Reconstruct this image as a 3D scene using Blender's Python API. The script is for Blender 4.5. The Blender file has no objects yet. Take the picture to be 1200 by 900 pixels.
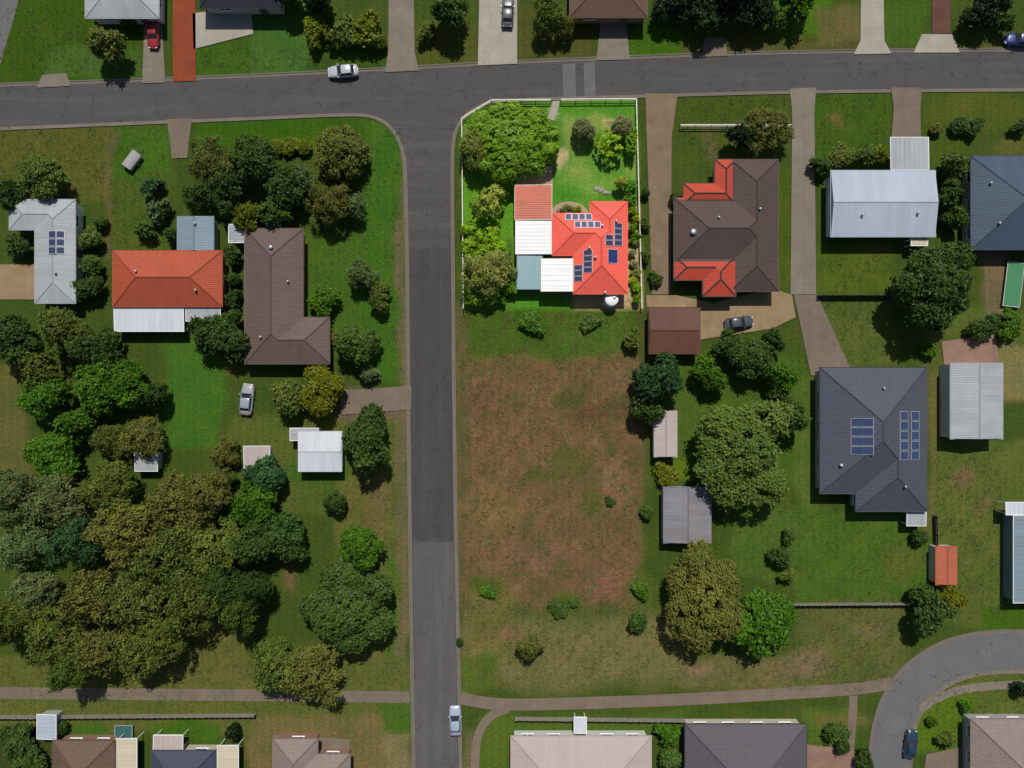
import bpy, bmesh, math, random
import numpy as np
from mathutils import Vector, Matrix
from mathutils.geometry import tessellate_polygon

scene = bpy.context.scene
COL = scene.collection
random.seed(7)

# ------------------------------------------------------------------ camera
CAM_H = 116.67          # drone height above ground, metres
SC = 0.125              # metres on the ground for one photo pixel
cam_d = bpy.data.cameras.new('camera')
cam_d.lens = 28.0
cam_d.sensor_width = 36.0
cam_d.clip_end = 6000
cam = bpy.data.objects.new('camera', cam_d)
cam.location = (0, 0, CAM_H)
COL.objects.link(cam)
scene.camera = cam

# ------------------------------------------------------------------ light
SUN_EL = math.radians(58)
SUN_AZ = math.radians(5)         # slightly east of north
world = bpy.data.worlds.new('World')
scene.world = world
world.use_nodes = True
wn = world.node_tree
bg = wn.nodes['Background']
sky = wn.nodes.new('ShaderNodeTexSky')
sky.sky_type = 'NISHITA'
sky.sun_disc = False
sky.sun_elevation = SUN_EL
sky.sun_rotation = SUN_AZ
sky.air_density = 1.0
wn.links.new(sky.outputs[0], bg.inputs[0])
bg.inputs[1].default_value = 0.065
sd = bpy.data.lights.new('sun', 'SUN')
sd.energy = 4.2
sd.angle = math.radians(0.53)
sd.color = (1.0, 0.965, 0.91)
sun = bpy.data.objects.new('sun', sd)
ldir = Vector((-math.sin(SUN_AZ) * math.cos(SUN_EL), -math.cos(SUN_AZ) * math.cos(SUN_EL), -math.sin(SUN_EL)))
sun.rotation_euler = ldir.to_track_quat('-Z', 'Y').to_euler()
sun.location = (0, 60, 150)
COL.objects.link(sun)

vs = scene.view_settings
vs.view_transform = 'Standard'
vs.look = 'None'
vs.exposure = 0.0
vs.gamma = 1.0
vs.use_curve_mapping = False
scene.cycles.max_bounces = 6
scene.cycles.transparent_max_bounces = 4


# ------------------------------------------------------------------ helpers
def W(px, py, z=0.0):
    """photo pixel of something at height z -> ground position in metres"""
    k = SC * (1 - z / CAM_H)
    return ((px - 600) * k, (450 - py) * k)


def lin(c):
    c = c / 255.0
    return c / 12.92 if c <= 0.04045 else ((c + 0.055) / 1.055) ** 2.4


def A(r, g, b, L=1.12):
    """colour seen in full sun -> base colour"""
    return (lin(r) / L, lin(g) / L, lin(b) / L)


def link(o):
    COL.objects.link(o)
    return o


def tag(o, label=None, cat=None, group=None, kind=None):
    if label: o['label'] = label
    if cat: o['category'] = cat
    if group: o['group'] = group
    if kind: o['kind'] = kind
    return o


def empty(name, loc, rz=0.0, scale=None):
    e = bpy.data.objects.new(name, None)
    e.empty_display_size = 0.3
    e.location = loc
    e.rotation_euler = (0, 0, rz)
    if scale: e.scale = scale
    return link(e)


def mk(name, verts, faces, mats, parent=None, smooth=False, fm=None):
    me = bpy.data.meshes.new(name)
    me.from_pydata(verts, [], faces)
    if not isinstance(mats, (list, tuple)): mats = [mats]
    for m in mats: me.materials.append(m)
    if fm is not None: me.polygons.foreach_set('material_index', fm)
    if smooth: me.polygons.foreach_set('use_smooth', [True] * len(me.polygons))
    me.update()
    o = bpy.data.objects.new(name, me)
    if parent is not None: o.parent = parent
    return link(o)


def inst(name, me, parent=None, loc=(0, 0, 0), rz=0.0, color=None):
    o = bpy.data.objects.new(name, me)
    if parent is not None: o.parent = parent
    o.location = loc
    o.rotation_euler = (0, 0, rz)
    if color: o.color = (*color, 1)
    return link(o)


def copy_tree(o, parent=None):
    c = o.copy()
    COL.objects.link(c)
    c.parent = parent
    for ch in o.children: copy_tree(ch, c)
    return c


def box(x0, y0, z0, x1, y1, z1, V, F):
    b = len(V)
    V += [(x0, y0, z0), (x1, y0, z0), (x1, y1, z0), (x0, y1, z0), (x0, y0, z1), (x1, y0, z1), (x1, y1, z1), (x0, y1, z1)]
    F += [(b, b + 3, b + 2, b + 1), (b + 4, b + 5, b + 6, b + 7), (b, b + 1, b + 5, b + 4), (b + 1, b + 2, b + 6, b + 5),
          (b + 2, b + 3, b + 7, b + 6), (b + 3, b, b + 4, b + 7)]


def tube(path, radii, n, V, F, cap=True):
    b0 = len(V)
    pts = [Vector(p) for p in path]
    for i, p in enumerate(pts):
        d = (pts[min(i + 1, len(pts) - 1)] - pts[max(i - 1, 0)]).normalized()
        u = d.cross(Vector((0, 0, 1))) if abs(d.z) < 0.9 else d.cross(Vector((1, 0, 0)))
        u.normalize()
        w = d.cross(u)
        for k in range(n):
            a = 2 * math.pi * k / n
            V.append(tuple(p + (u * math.cos(a) + w * math.sin(a)) * radii[i]))
    for i in range(len(pts) - 1):
        for k in range(n):
            a = b0 + i * n + k
            c = b0 + i * n + (k + 1) % n
            F.append((a, c, c + n, a + n))
    if cap:
        F.append(tuple(range(b0, b0 + n))[::-1])
        F.append(tuple(range(b0 + (len(pts) - 1) * n, b0 + len(pts) * n)))


# ------------------------------------------------------------------ materials
def new_mat(name):
    m = bpy.data.materials.new(name)
    m.use_nodes = True
    nt = m.node_tree
    return m, nt, nt.nodes['Principled BSDF']


def N(nt, kind, **kw):
    n = nt.nodes.new(kind)
    for k, v in kw.items():
        setattr(n, k, v)
    return n


def mixc(nt, fac, a, b, blend='MIX'):
    n = nt.nodes.new('ShaderNodeMix')
    n.data_type = 'RGBA'
    n.blend_type = blend
    for i, s in ((0, fac), (6, a), (7, b)):
        if hasattr(s, 'is_linked') or hasattr(s, 'links'):
            nt.links.new(s, n.inputs[i])
        elif isinstance(s, (tuple, list)):
            n.inputs[i].default_value = (*s[:3], 1)
        else:
            n.inputs[i].default_value = s
    return n.outputs[2]


def noise(nt, vec, scale, detail=4, rough=0.6):
    n = nt.nodes.new('ShaderNodeTexNoise')
    n.inputs['Scale'].default_value = scale
    n.inputs['Detail'].default_value = detail
    n.inputs['Roughness'].default_value = rough
    if vec is not None: nt.links.new(vec, n.inputs['Vector'])
    return n.outputs['Fac']


def ramp(nt, fac, lo, hi, a=0.0, b=1.0):
    n = nt.nodes.new('ShaderNodeMapRange')
    nt.links.new(fac, n.inputs[0])
    n.inputs[1].default_value = lo
    n.inputs[2].default_value = hi
    n.inputs[3].default_value = a
    n.inputs[4].default_value = b
    return n.outputs[0]


def bump(nt, bsdf, h, strength=0.4, dist=0.05):
    n = nt.nodes.new('ShaderNodeBump')
    n.inputs['Strength'].default_value = strength
    n.inputs['Distance'].default_value = dist
    nt.links.new(h, n.inputs['Height'])
    nt.links.new(n.outputs[0], bsdf.inputs['Normal'])


def coord(nt, which='Object'):
    return nt.nodes.new('ShaderNodeTexCoord').outputs[which]


def world_pos(nt):
    return nt.nodes.new('ShaderNodeNewGeometry').outputs['Position']


def plain(name, c, rough=0.6, metal=0.0, var=0.12, scale=2.0, bs=0.0):
    m, nt, b = new_mat(name)
    p = world_pos(nt)
    f = noise(nt, p, scale, 5, 0.65)
    dk = tuple(x * (1 - var * 1.4) for x in c)
    lt = tuple(min(1, x * (1 + var)) for x in c)
    nt.links.new(mixc(nt, ramp(nt, f, 0.3, 0.7), dk, lt), b.inputs['Base Color'])
    b.inputs['Roughness'].default_value = rough
    b.inputs['Metallic'].default_value = metal
    if bs: bump(nt, b, noise(nt, p, scale * 8, 4), bs, 0.03)
    return m


def roof_mat(name, c, kind='sheet', wear=0.25, stain=None, rough=0.5, pitch=0.25, fine=0.3):
    """uv is metres along the eave (u) and up the slope (v)"""
    m, nt, b = new_mat(name)
    uv = coord(nt, 'UV')
    p = world_pos(nt)
    sep = N(nt, 'ShaderNodeSeparateXYZ')
    nt.links.new(uv, sep.inputs[0])
    # weathering streaks that run down the slope
    mp = N(nt, 'ShaderNodeMapping')
    mp.inputs['Scale'].default_value = (2.2, 0.22, 1)
    nt.links.new(uv, mp.inputs[0])
    st = noise(nt, mp.outputs[0], 1.0, 5, 0.6)
    big = noise(nt, p, 0.35, 3, 0.5)
    stain = stain or tuple(x * 0.62 for x in c)
    col = mixc(nt, ramp(nt, st, 0.42, 0.78, 0, wear), c, stain)
    col = mixc(nt, ramp(nt, big, 0.45, 0.75, 0, wear * 0.8), col, stain)
    lich = noise(nt, p, 1.6, 8, 0.78)
    col = mixc(nt, ramp(nt, lich, 0.56, 0.70, 0, wear * 0.9), col, tuple(x * 0.5 for x in c))
    col = mixc(nt, ramp(nt, lich, 0.30, 0.42, wear * 0.7, 0), col, tuple(min(0.85, x * 1.3) for x in c))
    fin = noise(nt, p, 6.0, 3, 0.7)
    col = mixc(nt, ramp(nt, fin, 0.25, 0.75, 0, fine), col, tuple(x * 0.78 for x in c))

    def saw(sock, per, power):
        d = N(nt, 'ShaderNodeMath', operation='DIVIDE')
        nt.links.new(sock, d.inputs[0]); d.inputs[1].default_value = per
        fr = N(nt, 'ShaderNodeMath', operation='FRACT')
        nt.links.new(d.outputs[0], fr.inputs[0])
        return fr.outputs[0]

    def sine(sock, per):
        d = N(nt, 'ShaderNodeMath', operation='MULTIPLY')
        nt.links.new(sock, d.inputs[0]); d.inputs[1].default_value = 2 * math.pi / per
        s = N(nt, 'ShaderNodeMath', operation='SINE')
        nt.links.new(d.outputs[0], s.inputs[0])
        return s.outputs[0]
    if kind == 'sheet':
        # sheet laps every 0.9 m show as faint lines
        lap = saw(sep.outputs[0], 0.88, 1)
        lm = ramp(nt, lap, 0.0, 0.06, 0.22, 0.0)
        col = mixc(nt, lm, col, tuple(x * 0.45 for x in c))
        dv = N(nt, 'ShaderNodeMath', operation='DIVIDE'); nt.links.new(sep.outputs[0], dv.inputs[0]); dv.inputs[1].default_value = 0.88
        fl = N(nt, 'ShaderNodeMath', operation='FLOOR'); nt.links.new(dv.outputs[0], fl.inputs[0])
        wh = N(nt, 'ShaderNodeTexWhiteNoise', noise_dimensions='1D'); nt.links.new(fl.outputs[0], wh.inputs['W'])
        col = mixc(nt, ramp(nt, wh.outputs['Value'], 0, 1, 0, 0.30 * (1 if fine > 0.1 else 0.4)), col, stain)
        bump(nt, b, sine(sep.outputs[0], pitch), 0.5, 0.02)
    else:
        course = saw(sep.outputs[1], 0.34, 1)
        lm = ramp(nt, course, 0.0, 0.22, 0.42, 0.0)
        col = mixc(nt, lm, col, tuple(x * 0.4 for x in c))
        # each tile has its own tone
        vor = N(nt, 'ShaderNodeTexWhiteNoise')
        fl = N(nt, 'ShaderNodeVectorMath', operation='SNAP')
        nt.links.new(uv, fl.inputs[0]); fl.inputs[1].default_value = (0.30, 0.34, 1)
        nt.links.new(fl.outputs[0], vor.inputs['Vector'])
        col = mixc(nt, ramp(nt, vor.outputs['Value'], 0, 1, 0, 0.22), col, stain)
        ad = N(nt, 'ShaderNodeMath', operation='ADD')
        nt.links.new(course, ad.inputs[0])
        nt.links.new(sine(sep.outputs[0], 0.30), ad.inputs[1])
        bump(nt, b, ad.outputs[0], 0.5, 0.03)
    nt.links.new(col, b.inputs['Base Color'])
    b.inputs['Roughness'].default_value = rough
    b.inputs['Specular IOR Level'].default_value = 0.15
    return m


def foliage_mat(name, transl=0.38, rough=0.5):
    m, nt, b = new_mat(name)
    info = N(nt, 'ShaderNodeObjectInfo')
    geo = N(nt, 'ShaderNodeNewGeometry')
    att = N(nt, 'ShaderNodeAttribute', attribute_name='tone')
    c = info.outputs['Color']
    dark = mixc(nt, 1.0, c, (0.70, 0.76, 0.70), 'MULTIPLY')
    young = mixc(nt, 1.0, c, (1.38, 1.40, 1.0), 'MULTIPLY')
    c1 = mixc(nt, ramp(nt, att.outputs['Fac'], 0.0, 1.0), dark, c)
    c2 = mixc(nt, ramp(nt, att.outputs['Fac'], 0.72, 1.0, 0, 0.75), c1, young)
    c3 = mixc(nt, ramp(nt, geo.outputs['Random Per Island'], 0.5, 1.0, 0, 0.45), c2, young)
    c4 = mixc(nt, ramp(nt, geo.outputs['Random Per Island'], 0.0, 0.35, 0.4, 0.0), c3, dark)
    nt.links.new(c4, b.inputs['Base Color'])
    b.inputs['Roughness'].default_value = rough
    b.inputs['Specular IOR Level'].default_value = 0.25
    tr = N(nt, 'ShaderNodeBsdfTranslucent')
    nt.links.new(c4, tr.inputs[0])
    mx = N(nt, 'ShaderNodeMixShader')
    mx.inputs[0].default_value = transl
    nt.links.new(b.outputs[0], mx.inputs[1])
    nt.links.new(tr.outputs[0], mx.inputs[2])
    nt.links.new(mx.outputs[0], nt.nodes['Material Output'].inputs[0])
    return m


def objcolor_mat(name, rough=0.3, coat=0.5, metal=0.0):
    m, nt, b = new_mat(name)
    info = N(nt, 'ShaderNodeObjectInfo')
    nt.links.new(info.outputs['Color'], b.inputs['Base Color'])
    b.inputs['Roughness'].default_value = rough
    b.inputs['Coat Weight'].default_value = coat
    b.inputs['Metallic'].default_value = metal
    return m


def ground_mat():
    m, nt, b = new_mat('ground_cover')
    p = world_pos(nt)
    att = N(nt, 'ShaderNodeAttribute', attribute_name='cover')
    c = att.outputs['Color']
    n1 = noise(nt, p, 0.22, 5, 0.6)      # broad patches
    n2 = noise(nt, p, 1.3, 5, 0.7)       # clumps
    n3 = noise(nt, p, 3.2, 6, 0.8)      # grass grain
    n4 = noise(nt, p, 0.6, 3, 0.6)
    dry = mixc(nt, 1.0, c, (1.34, 1.13, 1.18), 'MULTIPLY')
    lush = mixc(nt, 1.0, c, (0.72, 0.88, 0.70), 'MULTIPLY')
    c = mixc(nt, ramp(nt, n1, 0.46, 0.68, 0, 0.8), c, dry)
    c = mixc(nt, ramp(nt, n1, 0.30, 0.46, 0.7, 0), c, lush)
    c = mixc(nt, ramp(nt, n2, 0.52, 0.75, 0, 0.6), c, dry)
    c = mixc(nt, ramp(nt, n2, 0.25, 0.45, 0.65, 0), c, lush)
    dk = mixc(nt, 1.0, c, (0.62, 0.64, 0.60), 'MULTIPLY')
    c = mixc(nt, ramp(nt, n3, 0.36, 0.58, 1.0, 0), c, dk)
    pale = mixc(nt, 1.0, c, (1.5, 1.35, 1.3), 'MULTIPLY')
    c = mixc(nt, ramp(nt, n3, 0.54, 0.72, 0, 0.8), c, pale)
    straw = mixc(nt, 1.0, c, (1.5, 1.05, 1.1), 'MULTIPLY')
    c = mixc(nt, ramp(nt, n4, 0.55, 0.72, 0, 0.55), c, straw)
    sep = N(nt, 'ShaderNodeSeparateColor'); nt.links.new(att.outputs['Color'], sep.inputs[0])
    df = N(nt, 'ShaderNodeMath', operation='SUBTRACT'); nt.links.new(sep.outputs[0], df.inputs[0]); nt.links.new(sep.outputs[1], df.inputs[1])
    bare = ramp(nt, df.outputs[0], 0.012, 0.05)
    n5 = noise(nt, p, 0.19, 8, 0.72)
    ml = N(nt, 'ShaderNodeMath', operation='MULTIPLY'); nt.links.new(bare, ml.inputs[0]); nt.links.new(ramp(nt, n5, 0.53, 0.60, 0, 0.62), ml.inputs[1])
    c = mixc(nt, ml.outputs[0], c, (0.066, 0.078, 0.022))
    n6 = noise(nt, p, 0.45, 8, 0.75)
    m2 = N(nt, 'ShaderNodeMath', operation='MULTIPLY'); nt.links.new(bare, m2.inputs[0]); nt.links.new(ramp(nt, n6, 0.54, 0.66, 0, 0.6), m2.inputs[1])
    c = mixc(nt, m2.outputs[0], c, (0.19, 0.142, 0.09))
    m3 = N(nt, 'ShaderNodeMath', operation='MULTIPLY'); nt.links.new(bare, m3.inputs[0]); nt.links.new(ramp(nt, n6, 0.34, 0.44, 0.5, 0), m3.inputs[1])
    c = mixc(nt, m3.outputs[0], c, (0.085, 0.055, 0.035))
    wv = N(nt, 'ShaderNodeTexWave'); wv.inputs['Scale'].default_value = 0.28; wv.inputs['Distortion'].default_value = 2.5; wv.inputs['Detail'].default_value = 2
    wv.inputs['Detail Scale'].default_value = 0.4
    nt.links.new(p, wv.inputs['Vector'])
    c = mixc(nt, ramp(nt, wv.outputs['Fac'], 0.3, 0.7, 0, 0.5), c, mixc(nt, 1.0, c, (0.86, 0.88, 0.86), 'MULTIPLY'))
    nt.links.new(c, b.inputs['Base Color'])
    b.inputs['Roughness'].default_value = 0.95
    b.inputs['Specular IOR Level'].default_value = 0.1
    ad = N(nt, 'ShaderNodeMath', operation='MULTIPLY_ADD')
    nt.links.new(n3, ad.inputs[0]); ad.inputs[1].default_value = 0.6
    nt.links.new(n2, ad.inputs[2])
    bump(nt, b, ad.outputs[0], 0.9, 0.16)
    return m


def paved(name, c, var=0.2, scale=0.5, grain=18, crack=0.0, rough=0.9, tint=None, joint=0, lane=None):
    m, nt, b = new_mat(name)
    p = world_pos(nt)
    n1 = noise(nt, p, scale, 5, 0.62)
    n2 = noise(nt, p, grain, 3, 0.7)
    dk = tint or tuple(x * 0.7 for x in c)
    col = mixc(nt, ramp(nt, n1, 0.40, 0.72, 0, var * 3), c, dk)
    col = mixc(nt, ramp(nt, n1, 0.28, 0.42, var * 2, 0), col, tuple(x * 1.25 for x in c))
    col = mixc(nt, ramp(nt, n2, 0.4, 0.62, 0.35, 0), col, tuple(x * 0.72 for x in c))
    if lane:
        mp = N(nt, 'ShaderNodeMapping'); mp.inputs['Scale'].default_value = (0.05, 1.0, 1) if lane == 'x' else (1.0, 0.05, 1)
        nt.links.new(p, mp.inputs[0])
        nl = noise(nt, mp.outputs[0], 0.9, 4, 0.6)
        col = mixc(nt, ramp(nt, nl, 0.52, 0.66, 0, 0.45), col, tuple(x * 1.28 for x in c))
        col = mixc(nt, ramp(nt, nl, 0.34, 0.46, 0.45, 0), col, tuple(x * 0.76 for x in c))
        no = noise(nt, p, 1.1, 7, 0.75)
        col = mixc(nt, ramp(nt, no, 0.64, 0.72, 0, 0.5), col, tuple(x * 0.55 for x in c))
        col = mixc(nt, ramp(nt, no, 0.28, 0.36, 0.35, 0), col, tuple(x * 1.4 for x in c))
    if crack:
        v = N(nt, 'ShaderNodeTexVoronoi', feature='DISTANCE_TO_EDGE')
        v.inputs['Scale'].default_value = 0.22
        wv = N(nt, 'ShaderNodeVectorMath', operation='ADD')
        nz = N(nt, 'ShaderNodeTexNoise'); nz.inputs['Scale'].default_value = 0.8
        nt.links.new(p, nz.inputs['Vector'])
        sc_ = N(nt, 'ShaderNodeVectorMath', operation='SCALE'); sc_.inputs['Scale'].default_value = 2.5
        nt.links.new(nz.outputs['Color'], sc_.inputs[0])
        nt.links.new(p, wv.inputs[0]); nt.links.new(sc_.outputs[0], wv.inputs[1])
        nt.links.new(wv.outputs[0], v.inputs['Vector'])
        col = mixc(nt, ramp(nt, v.outputs['Distance'], 0.0, 0.012, crack, 0), col, tuple(x * 0.35 for x in c))
    if joint:
        sp = N(nt, 'ShaderNodeSeparateXYZ'); nt.links.new(p, sp.inputs[0])
        for ax, per in ((0, joint * 1.13), (1, joint)):
            dv = N(nt, 'ShaderNodeMath', operation='DIVIDE'); nt.links.new(sp.outputs[ax], dv.inputs[0]); dv.inputs[1].default_value = per
            fr = N(nt, 'ShaderNodeMath', operation='FRACT'); nt.links.new(dv.outputs[0], fr.inputs[0])
            col = mixc(nt, ramp(nt, fr.outputs[0], 0.0, 0.05 / per * 1.5, 0.55, 0.0), col, tuple(x * 0.4 for x in c))
            wn_ = N(nt, 'ShaderNodeTexWhiteNoise', noise_dimensions='1D')
            fl = N(nt, 'ShaderNodeMath', operation='FLOOR'); nt.links.new(dv.outputs[0], fl.inputs[0]); nt.links.new(fl.outputs[0], wn_.inputs['W'])
            col = mixc(nt, ramp(nt, wn_.outputs['Value'], 0, 1, 0, 0.28), col, tuple(x * 0.7 for x in c))
    nt.links.new(col, b.inputs['Base Color'])
    b.inputs['Roughness'].default_value = rough
    b.inputs['Specular IOR Level'].default_value = 0.2
    bump(nt, b, n2, 0.3, 0.01)
    return m


M = {}
M['ground'] = ground_mat()
M['asphalt'] = paved('asphalt', A(82, 80, 79), 0.16, 0.3, 22, 0.7, lane='x')
M['asphalt_dark'] = paved('asphalt_reseal', A(72, 70, 70), 0.14, 0.4, 22, 0.5, lane='y')
M['asphalt_pale'] = paved('asphalt_pale', A(106, 105, 105), 0.14, 0.35, 22, 0.6)
M['trench'] = paved('concrete_trench', A(104, 103, 102), 0.2, 0.8, 20)
M['kerb'] = paved('kerb_concrete', A(122, 114, 103), 0.25, 0.6, 14, joint=3.1)
M['concrete'] = paved('concrete_old', A(132, 122, 109), 0.25, 0.45, 12, 0.3, joint=2.9)
M['concrete_pale'] = paved('concrete_pale', A(170, 163, 150), 0.22, 0.45, 12, 0.3, joint=2.9)
M['concrete_brown'] = paved('concrete_brown', A(124, 111, 96), 0.25, 0.45, 12, 0.35, joint=2.4)
M['concrete_pink'] = paved('paving_pink', A(142, 112, 98), 0.25, 0.5, 8)
M['concrete_red'] = paved('concrete_red_oxide', A(140, 68, 42), 0.3, 0.5, 10)
M['concrete_maroon'] = paved('paving_maroon', A(98, 68, 58), 0.25, 0.6, 8)
M['gravel'] = paved('gravel_drive', A(128, 110, 88), 0.3, 0.5, 5)
M['paving_tan'] = paved('paving_tan', A(148, 126, 94), 0.28, 0.5, 4)
M['path_tan'] = paved('path_tan', A(176, 154, 126), 0.25, 0.7, 6)
M['bark'] = plain('bark', (0.11, 0.085, 0.065), 0.9, 0, 0.35, 3.0, 0.6)
M['bark_pale'] = plain('bark_pale', (0.24, 0.21, 0.17), 0.85, 0, 0.3, 3.0, 0.5)
M['leaf'] = foliage_mat('leaf_broad')
M['leaf_dull'] = foliage_mat('leaf_fine', 0.34, 0.65)
M['white_paint'] = plain('white_paint', (0.78, 0.78, 0.76), 0.45, 0, 0.06, 1.5)
M['cream_paint'] = plain('cream_paint', (0.62, 0.56, 0.42), 0.6, 0, 0.1, 1.5)
M['fence_pale'] = plain('pale_rail_paint', (0.60, 0.58, 0.48), 0.7, 0, 0.2, 3)
M['wall_cream'] = plain('wall_cream', (0.50, 0.45, 0.36), 0.8, 0, 0.1, 1.2)
M['wall_white'] = plain('wall_weatherboard', (0.60, 0.60, 0.57), 0.7, 0, 0.08, 1.2)
M['wall_brick'] = plain('wall_brick', (0.26, 0.14, 0.10), 0.9, 0, 0.25, 8.0)
M['wall_grey'] = plain('wall_render', (0.34, 0.34, 0.33), 0.85, 0, 0.1, 1.2)
M['wall_blue'] = plain('wall_blue', (0.12, 0.18, 0.22), 0.7, 0, 0.1, 1.2)
M['dark_metal'] = plain('dark_metal', (0.05, 0.05, 0.055), 0.5, 0.3, 0.1)
M['steel'] = plain('galvanised_steel', (0.45, 0.46, 0.47), 0.45, 0.5, 0.12)
M['timber'] = plain('grey_timber', (0.26, 0.235, 0.20), 0.9, 0, 0.3, 4)
M['timber_dark'] = plain('dark_timber', (0.10, 0.085, 0.07), 0.9, 0, 0.3, 4)
M['door'] = plain('door_paint', (0.16, 0.10, 0.07), 0.5)
M['alu'] = plain('panel_frame', (0.62, 0.63, 0.65), 0.35, 0.4, 0.04)
M['rubber'] = plain('tyre_rubber', (0.02, 0.02, 0.02), 0.85)
M['car'] = objcolor_mat('car_paint', 0.28, 0.6)
M['tarp'] = objcolor_mat('tarpaulin', 0.75, 0.0)
M['lamp_red'] = plain('tail_lens', (0.35, 0.02, 0.02), 0.2)
M['lamp_clear'] = plain('head_lens', (0.7, 0.7, 0.68), 0.15)
M['rock'] = plain('garden_rock', (0.30, 0.27, 0.23), 0.95, 0, 0.3, 3, 0.6)
M['soil'] = plain('garden_soil', (0.20, 0.14, 0.085), 1.0, 0, 0.35, 1.5, 0.6)
M['tank'] = plain('tank_white', (0.80, 0.80, 0.80), 0.5, 0, 0.04)

gm, gnt, gb = new_mat('glass_dark')
gb.inputs['Base Color'].default_value = (0.02, 0.025, 0.03, 1)
gb.inputs['Roughness'].default_value = 0.06
M['glass'] = gm


def cell_mat(name, c, line):
    m, nt, b = new_mat(name)
    uv = coord(nt, 'UV')
    br = N(nt, 'ShaderNodeTexBrick')
    br.offset = 0.0
    br.inputs['Scale'].default_value = 1.0
    br.inputs['Color1'].default_value = (*c, 1)
    br.inputs['Color2'].default_value = (*[x * 0.8 for x in c], 1)
    br.inputs['Mortar'].default_value = (*line, 1)
    br.inputs['Mortar Size'].default_value = 0.012
    br.inputs['Brick Width'].default_value = 0.16
    br.inputs['Row Height'].default_value = 0.16
    nt.links.new(uv, br.inputs[0])
    nt.links.new(br.outputs[0], b.inputs['Base Color'])
    b.inputs['Roughness'].default_value = 0.22
    return m


M['cell'] = cell_mat('solar_cell', A(70, 78, 108), A(120, 125, 150))
M['cell_dark'] = cell_mat('solar_cell_dark', A(54, 62, 88), A(70, 78, 104))
M['cell_blue'] = cell_mat('solar_cell_blue', A(56, 70, 104), A(62, 74, 104))
M['collector'] = cell_mat('collector_glass', A(52, 60, 112), A(48, 54, 96))

# roofs
R = {}
R['red'] = roof_mat('roof_red_tile', (0.85, 0.132, 0.092), 'tile', 0.16, (0.55, 0.085, 0.06), 0.5, fine=0.18)
R['red_sheet'] = roof_mat('roof_red_sheet', (0.62, 0.175, 0.125), 'sheet', 0.6, (0.36, 0.15, 0.09), 0.55)
R['white'] = roof_mat('roof_white_sheet', (0.78, 0.775, 0.76), 'sheet', 0.22, (0.58, 0.57, 0.55), 0.45, 0.2, 0.1)
R['dimmed_white'] = roof_mat('roof_dimmed_white_sheet', A(204, 208, 213), 'sheet', 0.3, A(168, 170, 172), 0.5, 0.2, 0.15)  # white outer sheets, the dimming of the surroundings painted into their colour
R['teal'] = roof_mat('roof_teal_sheet', A(150, 178, 182), 'sheet', 0.35, A(120, 152, 158), 0.4, 0.2)
R['orange'] = roof_mat('roof_orange_tile', A(180, 86, 60), 'tile', 0.3, A(128, 66, 52))
R['mauve'] = roof_mat('roof_mauve_tile', A(108, 93, 88), 'tile', 0.35, A(88, 68, 64))
R['brown'] = roof_mat('roof_brown_tile', A(91, 77, 72), 'tile', 0.35, A(70, 60, 58))
R['brick'] = roof_mat('roof_brick_sheet', A(100, 68, 56), 'sheet', 0.3, A(82, 54, 44))
R['dimmed_pale'] = roof_mat('roof_dimmed_pale_sheet', A(168, 172, 174), 'sheet', 0.4, A(130, 134, 136))  # pale outer roofs, darkened in colour to carry the surroundings' dimming
R['pale_blue'] = roof_mat('roof_pale_blue_sheet', A(172, 182, 196), 'sheet', 0.25, A(146, 150, 154))
R['blue_grey'] = roof_mat('roof_blue_grey_sheet', A(128, 146, 156), 'sheet', 0.3, A(104, 118, 126))
R['slate'] = roof_mat('roof_slate_tile', A(82, 86, 97), 'tile', 0.35, A(68, 69, 78))
R['navy'] = roof_mat('roof_navy_sheet', A(72, 86, 102), 'sheet', 0.3, A(60, 70, 82))
R['indigo'] = roof_mat('roof_indigo_tile', A(70, 74, 92), 'tile', 0.3, A(58, 60, 72))
R['umber'] = roof_mat('roof_umber_tile', A(110, 88, 74), 'tile', 0.3, A(84, 66, 56))
R['taupe'] = roof_mat('roof_taupe_tile', A(140, 126, 118), 'tile', 0.35, A(116, 100, 94))
R['blush'] = roof_mat('roof_blush_sheet', A(182, 170, 164), 'sheet', 0.3, A(160, 144, 136))
R['charcoal'] = roof_mat('roof_charcoal_tile', A(94, 90, 94), 'tile', 0.3, A(80, 76, 80))
R['cream'] = roof_mat('roof_cream_sheet', A(204, 194, 170), 'sheet', 0.25, A(170, 158, 134))
R['terracotta'] = roof_mat('roof_terracotta', A(182, 100, 76), 'sheet', 0.3, A(146, 84, 64))
R['blackish'] = roof_mat('roof_black_sheet', A(48, 50, 58), 'sheet', 0.2, A(40, 42, 48))

# ------------------------------------------------------------------ roads: edges in photo pixels
north_kerb = [(-500, 122), (-200, 110), (0, 101), (150, 96.5), (300, 90.5), (450, 83), (600, 74.5), (750, 68.5), (900, 63.5), (1050, 61), (1200, 60), (1500, 59), (1800, 60)]
south_west = [(-500, 172), (-200, 159), (0, 149), (150, 143), (300, 137), (400, 132.5), (432, 133), (452, 141), (466, 156), (474, 176), (477, 200), (479, 300), (480, 450), (482, 600), (484, 750), (487, 900), (490, 1100), (494, 1400)]
south_east = [(546, 1400), (541, 1100), (538, 900), (535, 750), (532, 600), (530, 450), (529, 300), (528, 200), (529, 165), (534, 147), (545, 133), (560, 123), (576, 117), (600, 115.5), (750, 111), (900, 106.5), (1050, 104.5), (1200, 103.5), (1500, 103), (1800, 104)]


def smooth_line(pts, n=3):
    for _ in range(n):
        out = [pts[0]]
        for a, b in zip(pts[:-1], pts[1:]):
            out += [(a[0] * .75 + b[0] * .25, a[1] * .75 + b[1] * .25), (a[0] * .25 + b[0] * .75, a[1] * .25 + b[1] * .75)]
        out.append(pts[-1])
        pts = out
    return pts


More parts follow.
